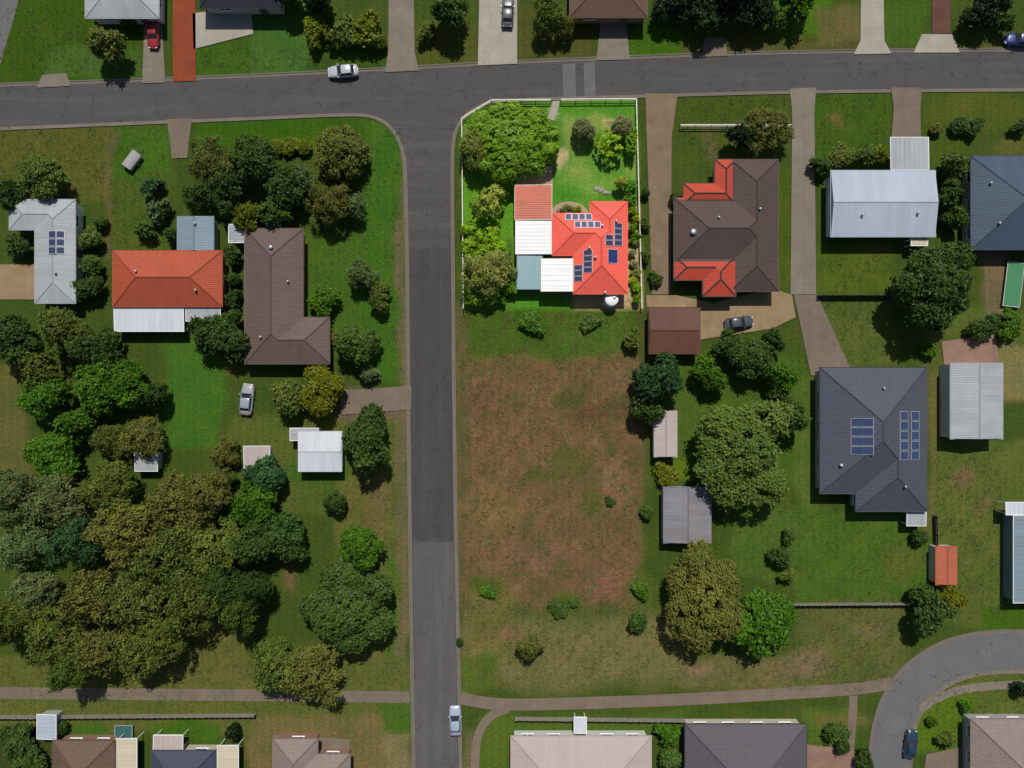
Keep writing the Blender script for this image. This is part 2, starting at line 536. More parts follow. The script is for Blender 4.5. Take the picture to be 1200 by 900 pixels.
def flat_poly(name, pts, z, mat, thick=0.0, parent=None):
    """polygon in photo pixels -> horizontal sheet or slab"""
    P = [W(*p) for p in pts]
    ar = sum(P[i][0] * P[(i + 1) % len(P)][1] - P[(i + 1) % len(P)][0] * P[i][1] for i in range(len(P)))
    if ar < 0: P = P[::-1]
    n = len(P)
    V = [(x, y, z) for x, y in P]
    T = tessellate_polygon([[Vector(v) for v in V]])
    F = []
    for t in T:
        a, b, c = t
        cr = (P[b][0] - P[a][0]) * (P[c][1] - P[a][1]) - (P[b][1] - P[a][1]) * (P[c][0] - P[a][0])
        F.append((a, b, c) if cr > 0 else (a, c, b))
    if thick:
        V += [(x, y, z - thick) for x, y in P]
        for i in range(n):
            j = (i + 1) % n
            F.append((i, n + i, n + j, j))
    return tag(mk(name, V, F, mat, parent), kind='structure')


def ribbon(name, pts_m, profile, mat):
    """profile: (offset to the right of travel, z)"""
    V, F = [], []
    n = len(pts_m)
    k = len(profile)
    for i, (x, y) in enumerate(pts_m):
        a = pts_m[max(i - 1, 0)]; b = pts_m[min(i + 1, n - 1)]
        dx, dy = b[0] - a[0], b[1] - a[1]
        L = math.hypot(dx, dy) or 1
        nx, ny = dy / L, -dx / L
        for o, z in profile:
            V.append((x + nx * o, y + ny * o, z))
    for i in range(n - 1):
        for j in range(k - 1):
            a = i * k + j
            F.append((a, a + 1, a + k + 1, a + k)[::-1])
    o = mk(name, V, F, mat)
    return tag(o, kind='structure')


nk, sw, se = smooth_line(north_kerb), smooth_line(south_west), smooth_line(south_east)
flat_poly('road', nk + se[::-1] + sw[::-1], 0.012, M['asphalt'])
flat_poly('road_reseal', [(480.5, 290), (494, 293), (508, 289.5), (528, 293.5), (530, 450), (531, 634), (512, 630), (497, 633.5), (482.5, 630), (481, 450)], 0.016, M['asphalt_dark'])
flat_poly('road_reseal', [(484, 636), (531.5, 636), (536, 880), (541, 1100), (490.5, 1100), (487.5, 880)], 0.016, paved('asphalt_mid', A(90, 88, 88), 0.12, 0.3, 22, 0.6, lane='y'))
flat_poly('road_trench', [(659, 75), (674, 74), (675, 113), (660, 113.5)], 0.016, M['trench'])
flat_poly('road_trench', [(684, 74), (697, 73), (698, 112.5), (685, 113)], 0.016, M['trench'])
KP = [(-0.02, 0.02), (0.28, 0.03), (0.33, 0.11), (0.50, 0.125), (0.50, -0.05)]
KL = [(-o, z) for o, z in KP]
# travelling left to right the verge of the north kerb is on the left hand
mx = lambda L: [W(*p) for p in L]
ribbon('kerb', mx(nk)[::-1], KP, M['kerb'])
ribbon('kerb', mx(sw), KP, M['kerb'])
ribbon('kerb', mx(se), KP, M['kerb'])
# bend in the south east
bend = [W(*p) for p in smooth_line([(1800, 768), (1400, 764), (1200, 763), (1150, 764), (1105, 776), (1066, 806), (1046, 850), (1042, 900), (1042, 1000), (1044, 1400)])]
ribbon('road', bend, [(-2.75, 0.012), (2.75, 0.012)], M['asphalt_pale'])
ribbon('kerb', [(p[0], p[1]) for p in bend], [(2.73, 0.02), (3.03, 0.03), (3.08, 0.11), (3.25, 0.125), (3.25, -0.05)], M['kerb'])
ribbon('kerb', [(p[0], p[1]) for p in bend], [(-3.25, -0.05), (-3.25, 0.125), (-3.08, 0.11), (-3.03, 0.03), (-2.73, 0.02)], M['kerb'])
ribbon('road', [W(*p) for p in smooth_line([(30, -300), (12, -60), (4, 0), (-12, 50), (-28, 112)])], [(-2.3, 0.018), (2.3, 0.018)], M['asphalt_pale'])


# ------------------------------------------------------------------ ground: one sheet, cover colour by place
def build_ground():
    gx = np.concatenate([[-3000, -1200, -500, -220, -130], np.arange(-100, 100.01, 0.5), [130, 220, 500, 1200, 3000]])
    gy = np.concatenate([[-3000, -1200, -500, -220, -110], np.arange(-80, 80.01, 0.5), [110, 220, 500, 1200, 3000]])
    X, Y = np.meshgrid(gx, gy)
    PX = X / SC + 600
    PY = 450 - Y / SC
    rng = np.random.default_rng(3)
    # wobble the borders of the patches a little
    wob = np.zeros_like(X); wob2 = np.zeros_like(X)
    for i in range(14):
        f = rng.uniform(0.06, 0.5); a = rng.uniform(0, 6.28); ph = rng.uniform(0, 6.28)
        wob += np.sin((X * np.cos(a) + Y * np.sin(a)) * f * 2 + ph) * 1.1 / (1 + f * 3)
        wob2 += np.sin((X * np.sin(a) - Y * np.cos(a)) * f * 2 + ph * 1.7) * 1.1 / (1 + f * 3)
    PXw, PYw = PX + wob * 2, PY + wob2 * 2
    col = np.empty(X.shape + (3,))
    col[:] = A(78, 98, 42)

    def blend(w, c):
        w = np.clip(w, 0, 1)[..., None]
        col[:] = col * (1 - w) + np.array(c) * w

    def rect(x0, y0, x1, y1, c, f=8, sharp=False):
        qx, qy = (PX, PY) if sharp else (PXw, PYw)
        d = np.minimum(np.minimum(qx - x0, x1 - qx), np.minimum(qy - y0, y1 - qy))
        blend(d / f + 0.5, A(*c))

    def ell(cx, cy, rx, ry, c, k=1.0, f=0.5):
        d = np.sqrt(((PXw - cx) / rx) ** 2 + ((PYw - cy) / ry) ** 2)
        blend((1 - d) / f * 1.0 * k, A(*c))
    # north side of the long street
    rect(-200, -200, 170, 98, (70, 100, 26))
    rect(60, 55, 172, 92, (80, 112, 50)); rect(225, 50, 300, 95, (72, 110, 34)); rect(295, -20, 365, 95, (78, 118, 54))
    rect(360, 55, 460, 90, (70, 100, 36)); rect(485, 30, 562, 80, (92, 98, 44)); rect(605, 10, 700, 72, (92, 94, 46))
    rect(735, 25, 800, 70, (70, 112, 24)); rect(800, 45, 1010, 66, (92, 92, 48)); rect(900, -30, 975, 40, (82, 122, 32))
    rect(960, 5, 1012, 50, (112, 104, 62)); rect(1035, 0, 1085, 55, (80, 112, 40)); rect(1120, 30, 1300, 62, (90, 100, 48))
    # west blocks
    rect(-200, 148, 126, 240, (98, 102, 48)); rect(126, 146, 200, 215, (76, 116, 38)); rect(122, 150, 132, 300, (108, 98, 62), 5)
    rect(132, 205, 200, 295, (86, 106, 44)); rect(225, 138, 474, 172, (66, 108, 26)); rect(300, 164, 372, 180, (96, 116, 20), 5)
    rect(424, 140, 478, 445, (74, 118, 40)); rect(352, 270, 430, 420, (80, 116, 42))
    rect(192, 395, 258, 525, (76, 120, 44)); rect(-200, 430, 35, 600, (106, 104, 58)); rect(262, 360, 290, 440, (96, 100, 48))
    rect(270, 485, 470, 600, (96, 112, 54)); rect(340, 540, 405, 565, (74, 112, 46)); rect(395, 455, 478, 492, (122, 102, 84))
    rect(395, 560, 478, 805, (108, 110, 58)); rect(425, 560, 452, 640, (122, 104, 66)); rect(330, 640, 345, 700, (118, 98, 66))
    rect(405, 765, 442, 812, (138, 114, 76)); rect(455, 650, 476, 810, (84, 118, 46))
    rect(466, 180, 481, 900, (116, 106, 76), 6)
    rect(-200, 770, 480, 860, (106, 112, 58)); rect(200, 720, 290, 808, (112, 112, 60)); rect(75, 848, 130, 870, (80, 116, 44)); rect(178, 848, 255, 868, (76, 118, 34))
    rect(295, 838, 450, 1000, (124, 110, 70)); rect(452, 825, 482, 862, (82, 118, 44)); rect(450, 862, 480, 960, (142, 124, 88)); rect(-200, 855, 60, 1100, (70, 84, 40))
    # empty block east of the side street
    rect(538, 362, 760, 430, (84, 112, 42)); rect(610, 362, 640, 405, (66, 106, 26)); rect(660, 362, 735, 420, (86, 116, 46))
    rect(534, 420, 752, 712, (128, 97, 68), 14)
    rect(534, 360, 548, 800, (110, 96, 62), 8)
    for (x, y, rx, ry, c) in [(668, 462, 34, 12, (96, 92, 48)), (700, 480, 46, 18, (112, 84, 56)), (672, 540, 34, 26, (104, 98, 54)), (640, 560, 30, 14, (104, 96, 54)),
                              (690, 585, 18, 26, (102, 98, 54)), (600, 520, 50, 40, (136, 100, 72)), (580, 600, 46, 36, (140, 108, 72)), (560, 470, 26, 30, (128, 92, 68)),
                              (630, 650, 66, 22, (132, 98, 74)), (720, 560, 26, 40, (142, 106, 78)), (705, 680, 34, 30, (134, 94, 74)), (570, 690, 22, 20, (88, 108, 44)),
                              (660, 712, 32, 22, (88, 106, 46)), (755, 695, 20, 30, (94, 112, 50)), (757, 600, 12, 12, (76, 104, 40)), (590, 430, 30, 16, (120, 98, 62)), (728, 438, 26, 22, (128, 102, 74))]:
        ell(x, y, rx, ry, c)
    rect(538, 722, 800, 806, (124, 116, 74), 20); rect(538, 770, 580, 812, (96, 116, 50)); rect(548, 700, 600, 760, (120, 110, 64)); ell(600, 740, 14, 16, (136, 106, 76))
    rect(570, 838, 800, 866, (88, 116, 48)); rect(800, 770, 1020, 812, (120, 112, 72), 14); ell(815, 786, 24, 10, (150, 120, 96))
    rect(562, 845, 600, 1000, (94, 120, 46)); rect(545, 860, 560, 1000, (118, 108, 78))
    # east blocks
    rect(795, 112, 925, 190, (82, 100, 40)); rect(795, 145, 905, 153, (96, 98, 72), 5); rect(822, 150, 838, 190, (100, 100, 62), 5)
    rect(912, 190, 926, 335, (84, 106, 36)); rect(956, 108, 1044, 200, (76, 106, 34)); ell(980, 140, 10, 8, (112, 100, 56))
    rect(1086, 112, 1400, 152, (92, 106, 44)); rect(1086, 150, 1140, 280, (80, 100, 38)); rect(1170, 160, 1300, 184, (100, 104, 52))
    rect(956, 280, 1050, 346, (92, 112, 40)); ell(1030, 295, 24, 14, (112, 104, 58)); rect(956, 350, 1050, 430, (96, 112, 56))
    rect(757, 412, 945, 560, (84, 112, 46)); rect(748, 360, 765, 430, (84, 96, 48))
    rect(770, 540, 800, 566, (104, 128, 32)); rect(935, 440, 958, 720, (94, 118, 52)); rect(860, 590, 940, 680, (88, 116, 52))
    rect(935, 596, 1096, 706, (84, 116, 44)); ell(1060, 660, 30, 34, (100, 110, 52)); rect(930, 706, 1060, 806, (104, 110, 60), 12); ell(945, 775, 36, 22, (136, 112, 86)); ell(1020, 735, 26, 12, (124, 110, 74))
    rect(1086, 430, 1112, 620, (112, 108, 66)); rect(1095, 515, 1400, 735, (102, 116, 58)); rect(1170, 395, 1400, 470, (136, 126, 82)); rect(1100, 360, 1400, 400, (96, 112, 54))
    ell(1130, 560, 22, 14, (124, 104, 70)); ell(1150, 590, 20, 14, (118, 106, 66)); rect(1145, 705, 1400, 738, (74, 112, 26)); rect(1120, 690, 1150, 735, (100, 112, 56))
    rect(1150, 292, 1180, 380, (128, 108, 84)); rect(1080, 400, 1100, 440, (98, 110, 56))
    rect(1085, 784, 1400, 850, (104, 116, 58)); rect(1070, 818, 1145, 880, (94, 124, 36)); rect(945, 830, 1000, 880, (92, 118, 48)); rect(960, 838, 1020, 850, (116, 112, 62))
    # dimming of everything round the corner block, put into the ground colour
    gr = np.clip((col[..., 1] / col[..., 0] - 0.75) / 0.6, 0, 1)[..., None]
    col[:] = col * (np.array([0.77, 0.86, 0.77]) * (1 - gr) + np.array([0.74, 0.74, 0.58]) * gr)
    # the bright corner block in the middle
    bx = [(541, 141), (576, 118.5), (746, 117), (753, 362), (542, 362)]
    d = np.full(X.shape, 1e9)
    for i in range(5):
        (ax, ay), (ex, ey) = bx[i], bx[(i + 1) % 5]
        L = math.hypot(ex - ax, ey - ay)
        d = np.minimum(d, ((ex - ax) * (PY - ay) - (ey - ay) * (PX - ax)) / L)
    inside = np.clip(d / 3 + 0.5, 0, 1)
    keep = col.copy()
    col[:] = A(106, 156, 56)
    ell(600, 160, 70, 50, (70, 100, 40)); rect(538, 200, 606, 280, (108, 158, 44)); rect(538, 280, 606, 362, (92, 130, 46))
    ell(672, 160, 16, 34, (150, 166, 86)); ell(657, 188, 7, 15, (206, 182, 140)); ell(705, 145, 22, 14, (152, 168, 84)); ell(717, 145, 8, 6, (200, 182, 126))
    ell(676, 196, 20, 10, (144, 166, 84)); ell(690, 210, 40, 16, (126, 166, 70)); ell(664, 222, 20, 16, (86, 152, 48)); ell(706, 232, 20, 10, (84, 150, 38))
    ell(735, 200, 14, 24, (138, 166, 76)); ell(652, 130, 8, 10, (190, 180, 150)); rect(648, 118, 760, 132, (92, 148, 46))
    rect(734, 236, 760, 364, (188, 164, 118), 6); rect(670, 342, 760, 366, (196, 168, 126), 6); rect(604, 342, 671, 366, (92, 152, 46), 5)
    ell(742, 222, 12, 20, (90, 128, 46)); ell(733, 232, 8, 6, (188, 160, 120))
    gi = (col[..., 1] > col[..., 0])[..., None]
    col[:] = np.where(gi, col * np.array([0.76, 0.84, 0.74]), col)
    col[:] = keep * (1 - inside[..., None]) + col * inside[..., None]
    ny, nx = X.shape
    Z = np.zeros_like(X)
    V = np.stack([X, Y, Z], -1).reshape(-1, 3)
    i = np.arange(ny - 1)[:, None] * nx + np.arange(nx - 1)[None, :]
    F = np.stack([i, i + 1, i + nx + 1, i + nx], -1).reshape(-1, 4)
    me = bpy.data.meshes.new('ground')
    me.vertices.add(len(V)); me.vertices.foreach_set('co', V.ravel())
    me.loops.add(F.size); me.loops.foreach_set('vertex_index', F.ravel())
    me.polygons.add(len(F)); me.polygons.foreach_set('loop_start', np.arange(0, F.size, 4))
    me.update(calc_edges=True)
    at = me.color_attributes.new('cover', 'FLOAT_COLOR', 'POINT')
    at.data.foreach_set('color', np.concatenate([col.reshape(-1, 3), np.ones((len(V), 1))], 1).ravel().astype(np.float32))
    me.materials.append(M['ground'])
    o = link(bpy.data.objects.new('ground', me))
    tag(o, kind='structure')


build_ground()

# ------------------------------------------------------------------ driveways, paths, paving
DRV = [
    ('driveway', [(170, 20), (190, 20), (194, 97), (167, 98)], 'concrete'),
    ('driveway', [(203, -60), (229, -60), (230, 95), (203, 96)], 'concrete_red'),
    ('apron', [(50, 88), (78, 86), (83, 101), (44, 103)], 'concrete'),
    ('driveway', [(456, -60), (484, -60), (486, 62), (491, 83), (451, 85), (455, 62)], 'concrete'),
    ('driveway', [(563, -60), (606, -60), (606, 75), (560, 77)], 'concrete_pale'),
    ('driveway', [(704, 20), (733, 20), (738, 70), (699, 71)], 'concrete'),
    ('apron', [(826, 44), (848, 44), (853, 66), (822, 67)], 'concrete_brown'),
    ('driveway', [(1009, -60), (1034, -60), (1036, 48), (1044, 63), (1000, 64), (1008, 48)], 'concrete_pale'),
    ('driveway', [(1091, -60), (1114, -60), (1113, 40), (1092, 40)], 'concrete_maroon'),
    ('apron', [(1080, 40.5), (1116, 40.5), (1124, 62), (1070, 62)], 'concrete_pale'),
    ('patio', [(226, 16), (294, 8), (297, 40), (250, 52), (227, 58)], 'concrete_pale'),
    ('driveway', [(196, 140), (225, 139), (222, 165), (220, 185), (202, 186)], 'concrete_brown'),
    ('driveway', [(925, 104), (956, 103), (954, 130), (956, 345), (926, 345), (928, 130)], 'concrete'),
    ('driveway', [(930, 345.5), (957, 345.5), (1000, 440), (950, 440)], 'concrete_brown'),
    ('driveway', [(1044, 103), (1080, 103), (1078, 128), (1079, 165), (1044, 165), (1047, 128)], 'concrete_brown'),
    ('driveway', [(756, 110), (794, 110), (787, 160), (786, 345), (764, 345), (759, 200)], 'gravel'),
    ('paved_yard', [(757, 346), (792, 346), (835, 355), (905, 338), (928, 346), (932, 372), (905, 385), (820, 398), (820, 360), (758, 360)], 'paving_tan'),
    ('driveway', [(400, 458), (482, 452), (482, 480), (400, 486)], 'concrete_brown'),
    ('paved_yard', [(1103, 400), (1165, 392), (1172, 426), (1106, 428)], 'concrete_pink'),
    ('paved_yard', [(-60, 310), (42, 310), (42, 351), (-60, 351)], 'paving_tan'),
    ('paved_yard', [(940, 872), (1000, 878), (1012, 960), (940, 960)], 'concrete_pink'),
    ('paved_yard', [(1085, 884), (1140, 872), (1140, 960), (1075, 960)], 'concrete_brown'),
    ('paved_yard', [(320, 860), (410, 866), (410, 960), (318, 960)], 'concrete_brown'),
]
for nm, pts, m in DRV:
    flat_poly(nm, pts, 0.132 if nm == 'apron' else 0.136, M[m], 0.2)


def path(name, pts, w, mat, z=0.06):
    h = w / 2
    ribbon(name, mx(smooth_line(pts)), [(-h, -0.05), (-h, z), (h, z), (h, -0.05)], M[mat])


path('footpath', [(-300, 808), (0, 812), (240, 814), (480, 817)], 1.7, 'concrete_brown')
path('footpath', [(540, 818), (575, 825), (620, 826), (800, 820), (930, 812), (1010, 807), (1046, 800)], 1.75, 'concrete_brown', 0.064)
path('footpath', [(596, 830), (574, 838), (560, 858), (556, 890), (556, 1000)], 1.25, 'concrete_brown', 0.057)
path('footpath', [(1078, 832), (1096, 818), (1130, 806), (1200, 801), (1400, 799)], 1.2, 'concrete', 0.06)
path('footpath', [(1000, 815), (998, 860), (990, 920)], 1.2, 'concrete_brown', 0.05)
path('footpath', [(652, 117), (650, 128), (645, 140)], 1.0, 'concrete_pale', 0.04)
flat_poly('driveway', [(626, 196), (647.5, 194), (647.5, 226), (604, 226), (604, 214)], 0.05, M['path_tan'], 0.1)


# ------------------------------------------------------------------ building blocks
def union_poly(rects):
    xs = sorted({round(r[0], 4) for r in rects} | {round(r[2], 4) for r in rects})
    ys = sorted({round(r[1], 4) for r in rects} | {round(r[3], 4) for r in rects})
    ins = {}
    for i in range(len(xs) - 1):
        for j in range(len(ys) - 1):
            cx, cy = (xs[i] + xs[i + 1]) / 2, (ys[j] + ys[j + 1]) / 2
            ins[i, j] = any(r[0] < cx < r[2] and r[1] < cy < r[3] for r in rects)
    nxt = {}
    for (i, j), v in ins.items():
        if not v: continue
        for di, dj, a, b in ((0, -1, (i, j), (i + 1, j)), (1, 0, (i + 1, j), (i + 1, j + 1)), (0, 1, (i + 1, j + 1), (i, j + 1)), (-1, 0, (i, j + 1), (i, j))):
            if not ins.get((i + di, j + dj), False): nxt[a] = b
    st = min(nxt)
    loop, p = [], st
    while True:
        loop.append(p); p = nxt[p]
        if p == st: break
    pts = [(xs[i], ys[j]) for i, j in loop]
    out = []
    for k in range(len(pts)):
        a, b, c = pts[k - 1], pts[k], pts[(k + 1) % len(pts)]
        if abs((b[0] - a[0]) * (c[1] - b[1]) - (b[1] - a[1]) * (c[0] - b[0])) > 1e-9: out.append(b)
    return out, xs, ys, ins


def offset_poly(P, d):
    out = []
    n = len(P)
    for k in range(n):
        a, b, c = P[k - 1], P[k], P[(k + 1) % n]
        d1 = ((b[0] - a[0]), (b[1] - a[1])); l1 = math.hypot(*d1)
        d2 = ((c[0] - b[0]), (c[1] - b[1])); l2 = math.hypot(*d2)
        n1 = (d1[1] / l1, -d1[0] / l1); n2 = (d2[1] / l2, -d2[0] / l2)
        q = 1 + n1[0] * n2[0] + n1[1] * n2[1]
        out.append((b[0] + d * (n1[0] + n2[0]) / q, b[1] + d * (n1[1] + n2[1]) / q))
    return out


def roof_height(rects, slope, gables):
    def f(x, y):
        best = 0.0
        for k, (x0, y0, x1, y1) in enumerate(rects):
            if x < x0 - 1e-3 or x > x1 + 1e-3 or y < y0 - 1e-3 or y > y1 + 1e-3: continue
            g = gables.get(k, '')
            d = 1e9
            if 'W' not in g: d = min(d, x - x0)
            if 'E' not in g: d = min(d, x1 - x)
            if 'S' not in g: d = min(d, y - y0)
            if 'N' not in g: d = min(d, y1 - y)
            best = max(best, d)
        return best * slope
    return f


def uv_slope(me):
    uvl = me.uv_layers.new(name='UVMap')
    for p in me.polygons:
        n = p.normal
        t = Vector((0, 0, 1)).cross(n)
        if t.length < 1e-4: t = Vector((1, 0, 0))
        t.normalize()
        s = n.cross(t)
        for li in p.loop_indices:
            v = me.vertices[me.loops[li].vertex_index].co
            uvl.data[li].uv = (v.dot(t), v.dot(s))


def bm_obj(name, bm, mats, parent, uv=False):
    bmesh.ops.recalc_face_normals(bm, faces=bm.faces)
    me = bpy.data.meshes.new(name)
    bm.to_mesh(me); bm.free()
    for m in mats: me.materials.append(m)
    if uv: uv_slope(me)
    o = bpy.data.objects.new(name, me)
    o.parent = parent
    return link(o)


# shared window, pane, door, handle meshes
def shared(name, boxes, mat):
    V, F = [], []
    for b in boxes: box(*b, V, F)
    me = bpy.data.meshes.new(name)
    me.from_pydata(V, [], F); me.materials.append(mat)
    return me


WIN = shared('window', [(-0.85, -0.02, -0.60, -0.78, 0.05, 0.60), (0.78, -0.02, -0.60, 0.85, 0.05, 0.60), (-0.78, -0.02, -0.60, 0.78, 0.05, -0.53), (-0.78, -0.02, 0.53, 0.78, 0.05, 0.60), (-0.03, -0.02, -0.53, 0.03, 0.045, 0.53), (-0.92, -0.02, -0.68, 0.92, 0.12, -0.605)], M['white_paint'])
PANE = shared('pane', [(-0.78, -0.03, -0.53, 0.78, 0.015, 0.53)], M['glass'])
DOOR = shared('door', [(-0.45, -0.03, 0.04, 0.45, 0.04, 2.05), (-0.55, -0.03, 0.0, -0.455, 0.07, 2.13), (0.455, -0.03, 0.0, 0.55, 0.07, 2.13), (-0.455, -0.03, 2.06, 0.455, 0.07, 2.13)], M['door'])
HANDLE = shared('handle', [(0.32, 0.04, 0.98, 0.38, 0.10, 1.04)], M['steel'])


def house(name, label, cat, rpx, eave, pitch, roofm, wallm, ov=0.45, gables={}, alt=None, group=None, windows=True, cap=True, gut=None, wins=3.6):
    """rpx: eave rectangles in photo pixels (x0,y0,x1,y1)"""
    zt = eave + 0.18
    rects = []
    for (a, b, c, d) in rpx:
        x0, y1 = W(a, b, zt); x1, y0 = W(c, d, zt)
        rects.append((x0, y0, x1, y1))
    cx = sum((r[0] + r[2]) / 2 for r in rects) / len(rects); cy = sum((r[1] + r[3]) / 2 for r in rects) / len(rects)
    rects = [(round(r[0] - cx, 4), round(r[1] - cy, 4), round(r[2] - cx, 4), round(r[3] - cy, 4)) for r in rects]
    root = empty(name, (cx, cy, 0))
    tag(root, label, cat, group)
    slope = math.tan(math.radians(pitch))
    hf = roof_height(rects, slope, gables)
    poly, xs, ys, ins = union_poly(rects)
    bm = bmesh.new()
    vv = {}
    for (i, j), v in ins.items():
        if not v: continue
        q = []
        for a, b in ((i, j), (i + 1, j), (i + 1, j + 1), (i, j + 1)):
            if (a, b) not in vv: vv[a, b] = bm.verts.new((xs[a], ys[b], 0))
            q.append(vv[a, b])
        bm.faces.new(q)
    planes = set()
    for k, (x0, y0, x1, y1) in enumerate(rects):
        g = gables.get(k, '')
        for s, p in (('W', (1, 0, -x0)), ('E', (-1, 0, x1)), ('S', (0, 1, -y0)), ('N', (0, -1, y1))):
            if s not in g: planes.add(tuple(round(q, 4) for q in p))
    planes = list(planes)
    lines = set()
    for i in range(len(planes)):
        for j in range(i):
            a = planes[i][0] - planes[j][0]; b = planes[i][1] - planes[j][1]; c = planes[i][2] - planes[j][2]
            L = math.hypot(a, b)
            if L < 1e-6: continue
            a, b, c = a / L, b / L, c / L
            if a < -1e-6 or (abs(a) < 1e-6 and b < 0): a, b, c = -a, -b, -c
            lines.add((round(a, 4), round(b, 4), round(c, 3)))
    if alt:
        am, arects = alt
        ar = []
        for (a, b, c, d) in arects:
            x0, y1 = W(a, b, zt); x1, y0 = W(c, d, zt)
            ar.append((x0 - cx, y0 - cy, x1 - cx, y1 - cy))
            lines |= {(1, 0, -ar[-1][0]), (1, 0, -ar[-1][2]), (0, 1, -ar[-1][1]), (0, 1, -ar[-1][3])}
    for a, b, c in lines:
        geo = bm.verts[:] + bm.edges[:] + bm.faces[:]
        bmesh.ops.bisect_plane(bm, geom=geo, dist=1e-4, plane_co=Vector((a, b, 0)) * -c, plane_no=Vector((a, b, 0)))
    bmesh.ops.remove_doubles(bm, verts=bm.verts, dist=0.004)
    for v in bm.verts:
        v.co.z = zt + hf(v.co.x, v.co.y)
    gutm = M[gut] if gut else roofm
    mats = [roofm, gutm]
    if alt:
        mats.append(am)
        for f in bm.faces:
            c = f.calc_center_median()
            if any(r[0] < c.x < r[2] and r[1] < c.y < r[3] for r in ar): f.material_index = 2
    bm.normal_update()
    bmesh.ops.dissolve_limit(bm, angle_limit=math.radians(0.6), verts=bm.verts, edges=bm.edges, delimit={'MATERIAL'})
    bm.normal_update()
    # ridge and hip capping
    caps = []
    for e in bm.edges:
        if len(e.link_faces) != 2: continue
        f1, f2 = e.link_faces
        if f1.normal.angle(f2.normal, 0) < 0.08: continue
        mid = (e.verts[0].co + e.verts[1].co) / 2
        q = f2.calc_center_median() - mid
        if f1.normal.dot(q) < -1e-4: caps.append((e.verts[0].co.copy(), e.verts[1].co.copy()))
    # fascia and soffit
    bed = [e for e in bm.edges if len(e.link_faces) == 1]
    low = {}
    for e in bed:
        for v in e.verts:
            if v not in low: low[v] = bm.verts.new((v.co.x, v.co.y, eave))
    sides = []
    for e in bed:
        a, b = e.verts
        try:
            f = bm.faces.new((a, b, low[b], low[a])); f.material_index = 1
        except ValueError:
            pass
    lowe = [ed for ed in bm.edges if ed.verts[0] in low.values() and ed.verts[1] in low.values()]
    r = bmesh.ops.edgeloop_fill(bm, edges=lowe)
    for f in r['faces']: f.material_index = 1
    roof = bm_obj('roof', bm, mats, root, uv=True)
    if caps and cap:
        V, F = [], []
        for p, q in caps:
            d = q - p
            if d.length < 0.2: continue
            t = Vector((d.y, -d.x, 0)).normalized() * 0.13
            b = len(V)
            for s in (p, q):
                V += [tuple(s + t - Vector((0, 0, 0.03))), tuple(s + Vector((0, 0, 0.075))), tuple(s - t - Vector((0, 0, 0.03)))]
            F += [(b, b + 1, b + 4, b + 3), (b + 1, b + 2, b + 5, b + 4), (b, b + 2, b + 1), (b + 3, b + 4, b + 5)]
        mk('ridge_capping', V, F, roofm, roof)
    # gutter round the eaves
    o1 = offset_poly(poly, 0.003); o2 = offset_poly(poly, 0.11)
    V, F = [], []
    n = len(poly)
    for ring, z in ((o1, zt - 0.13), (o1, zt - 0.04), (o2, zt - 0.02), (o2, zt - 0.13)):
        V += [(x, y, z) for x, y in ring]
    for i in range(n):
        j = (i + 1) % n
        for k in range(4):
            a = k * n; b = ((k + 1) % 4) * n
            F.append((a + i, a + j, b + j, b + i))
    gt = mk('gutter', V, F, gutm, root)
    uv_slope(gt.data)
    # walls
    wp = offset_poly(poly, -ov)
    V = [(x, y, 0) for x, y in wp] + [(x, y, eave + 0.08) for x, y in wp]
    F = [(i, (i + 1) % n, n + (i + 1) % n, n + i) for i in range(n)]
    mk('wall', V, F, wallm, root)
    if windows:
        longest = max(range(n), key=lambda i: math.dist(wp[i], wp[(i + 1) % n]) + (3 if wp[i][1] == wp[(i + 1) % n][1] else 0))
        for i in range(n):
            a, b = wp[i], wp[(i + 1) % n]
            L = math.dist(a, b)
            k = int(L // wins)
            if L > 2.3 and k == 0: k = 1
            rz = math.atan2(b[1] - a[1], b[0] - a[0]) + math.pi
            for s in range(k):
                t = (s + 0.5) / k
                x, y = a[0] + (b[0] - a[0]) * t, a[1] + (b[1] - a[1]) * t
                if i == longest and s == k // 2:
                    d = inst('door', DOOR, root, (x, y, 0.0), rz)
                    inst('handle', HANDLE, d)
                else:
                    w_ = inst('window', WIN, root, (x, y, eave - 0.95), rz)
                    inst('pane', PANE, w_)
    root['_'] = 0
    del root['_']
    return dict(root=root, roof=roof, hf=hf, zt=zt, cx=cx, cy=cy, slope=slope)


def on_roof(H, px, py, lift=0.0):
    z = H['zt'] + 0.6
    for _ in range(8):
        x, y = W(px, py, z)
        z = H['zt'] + H['hf'](x - H['cx'], y - H['cy']) + lift
    return Vector((x - H['cx'], y - H['cy'], z))


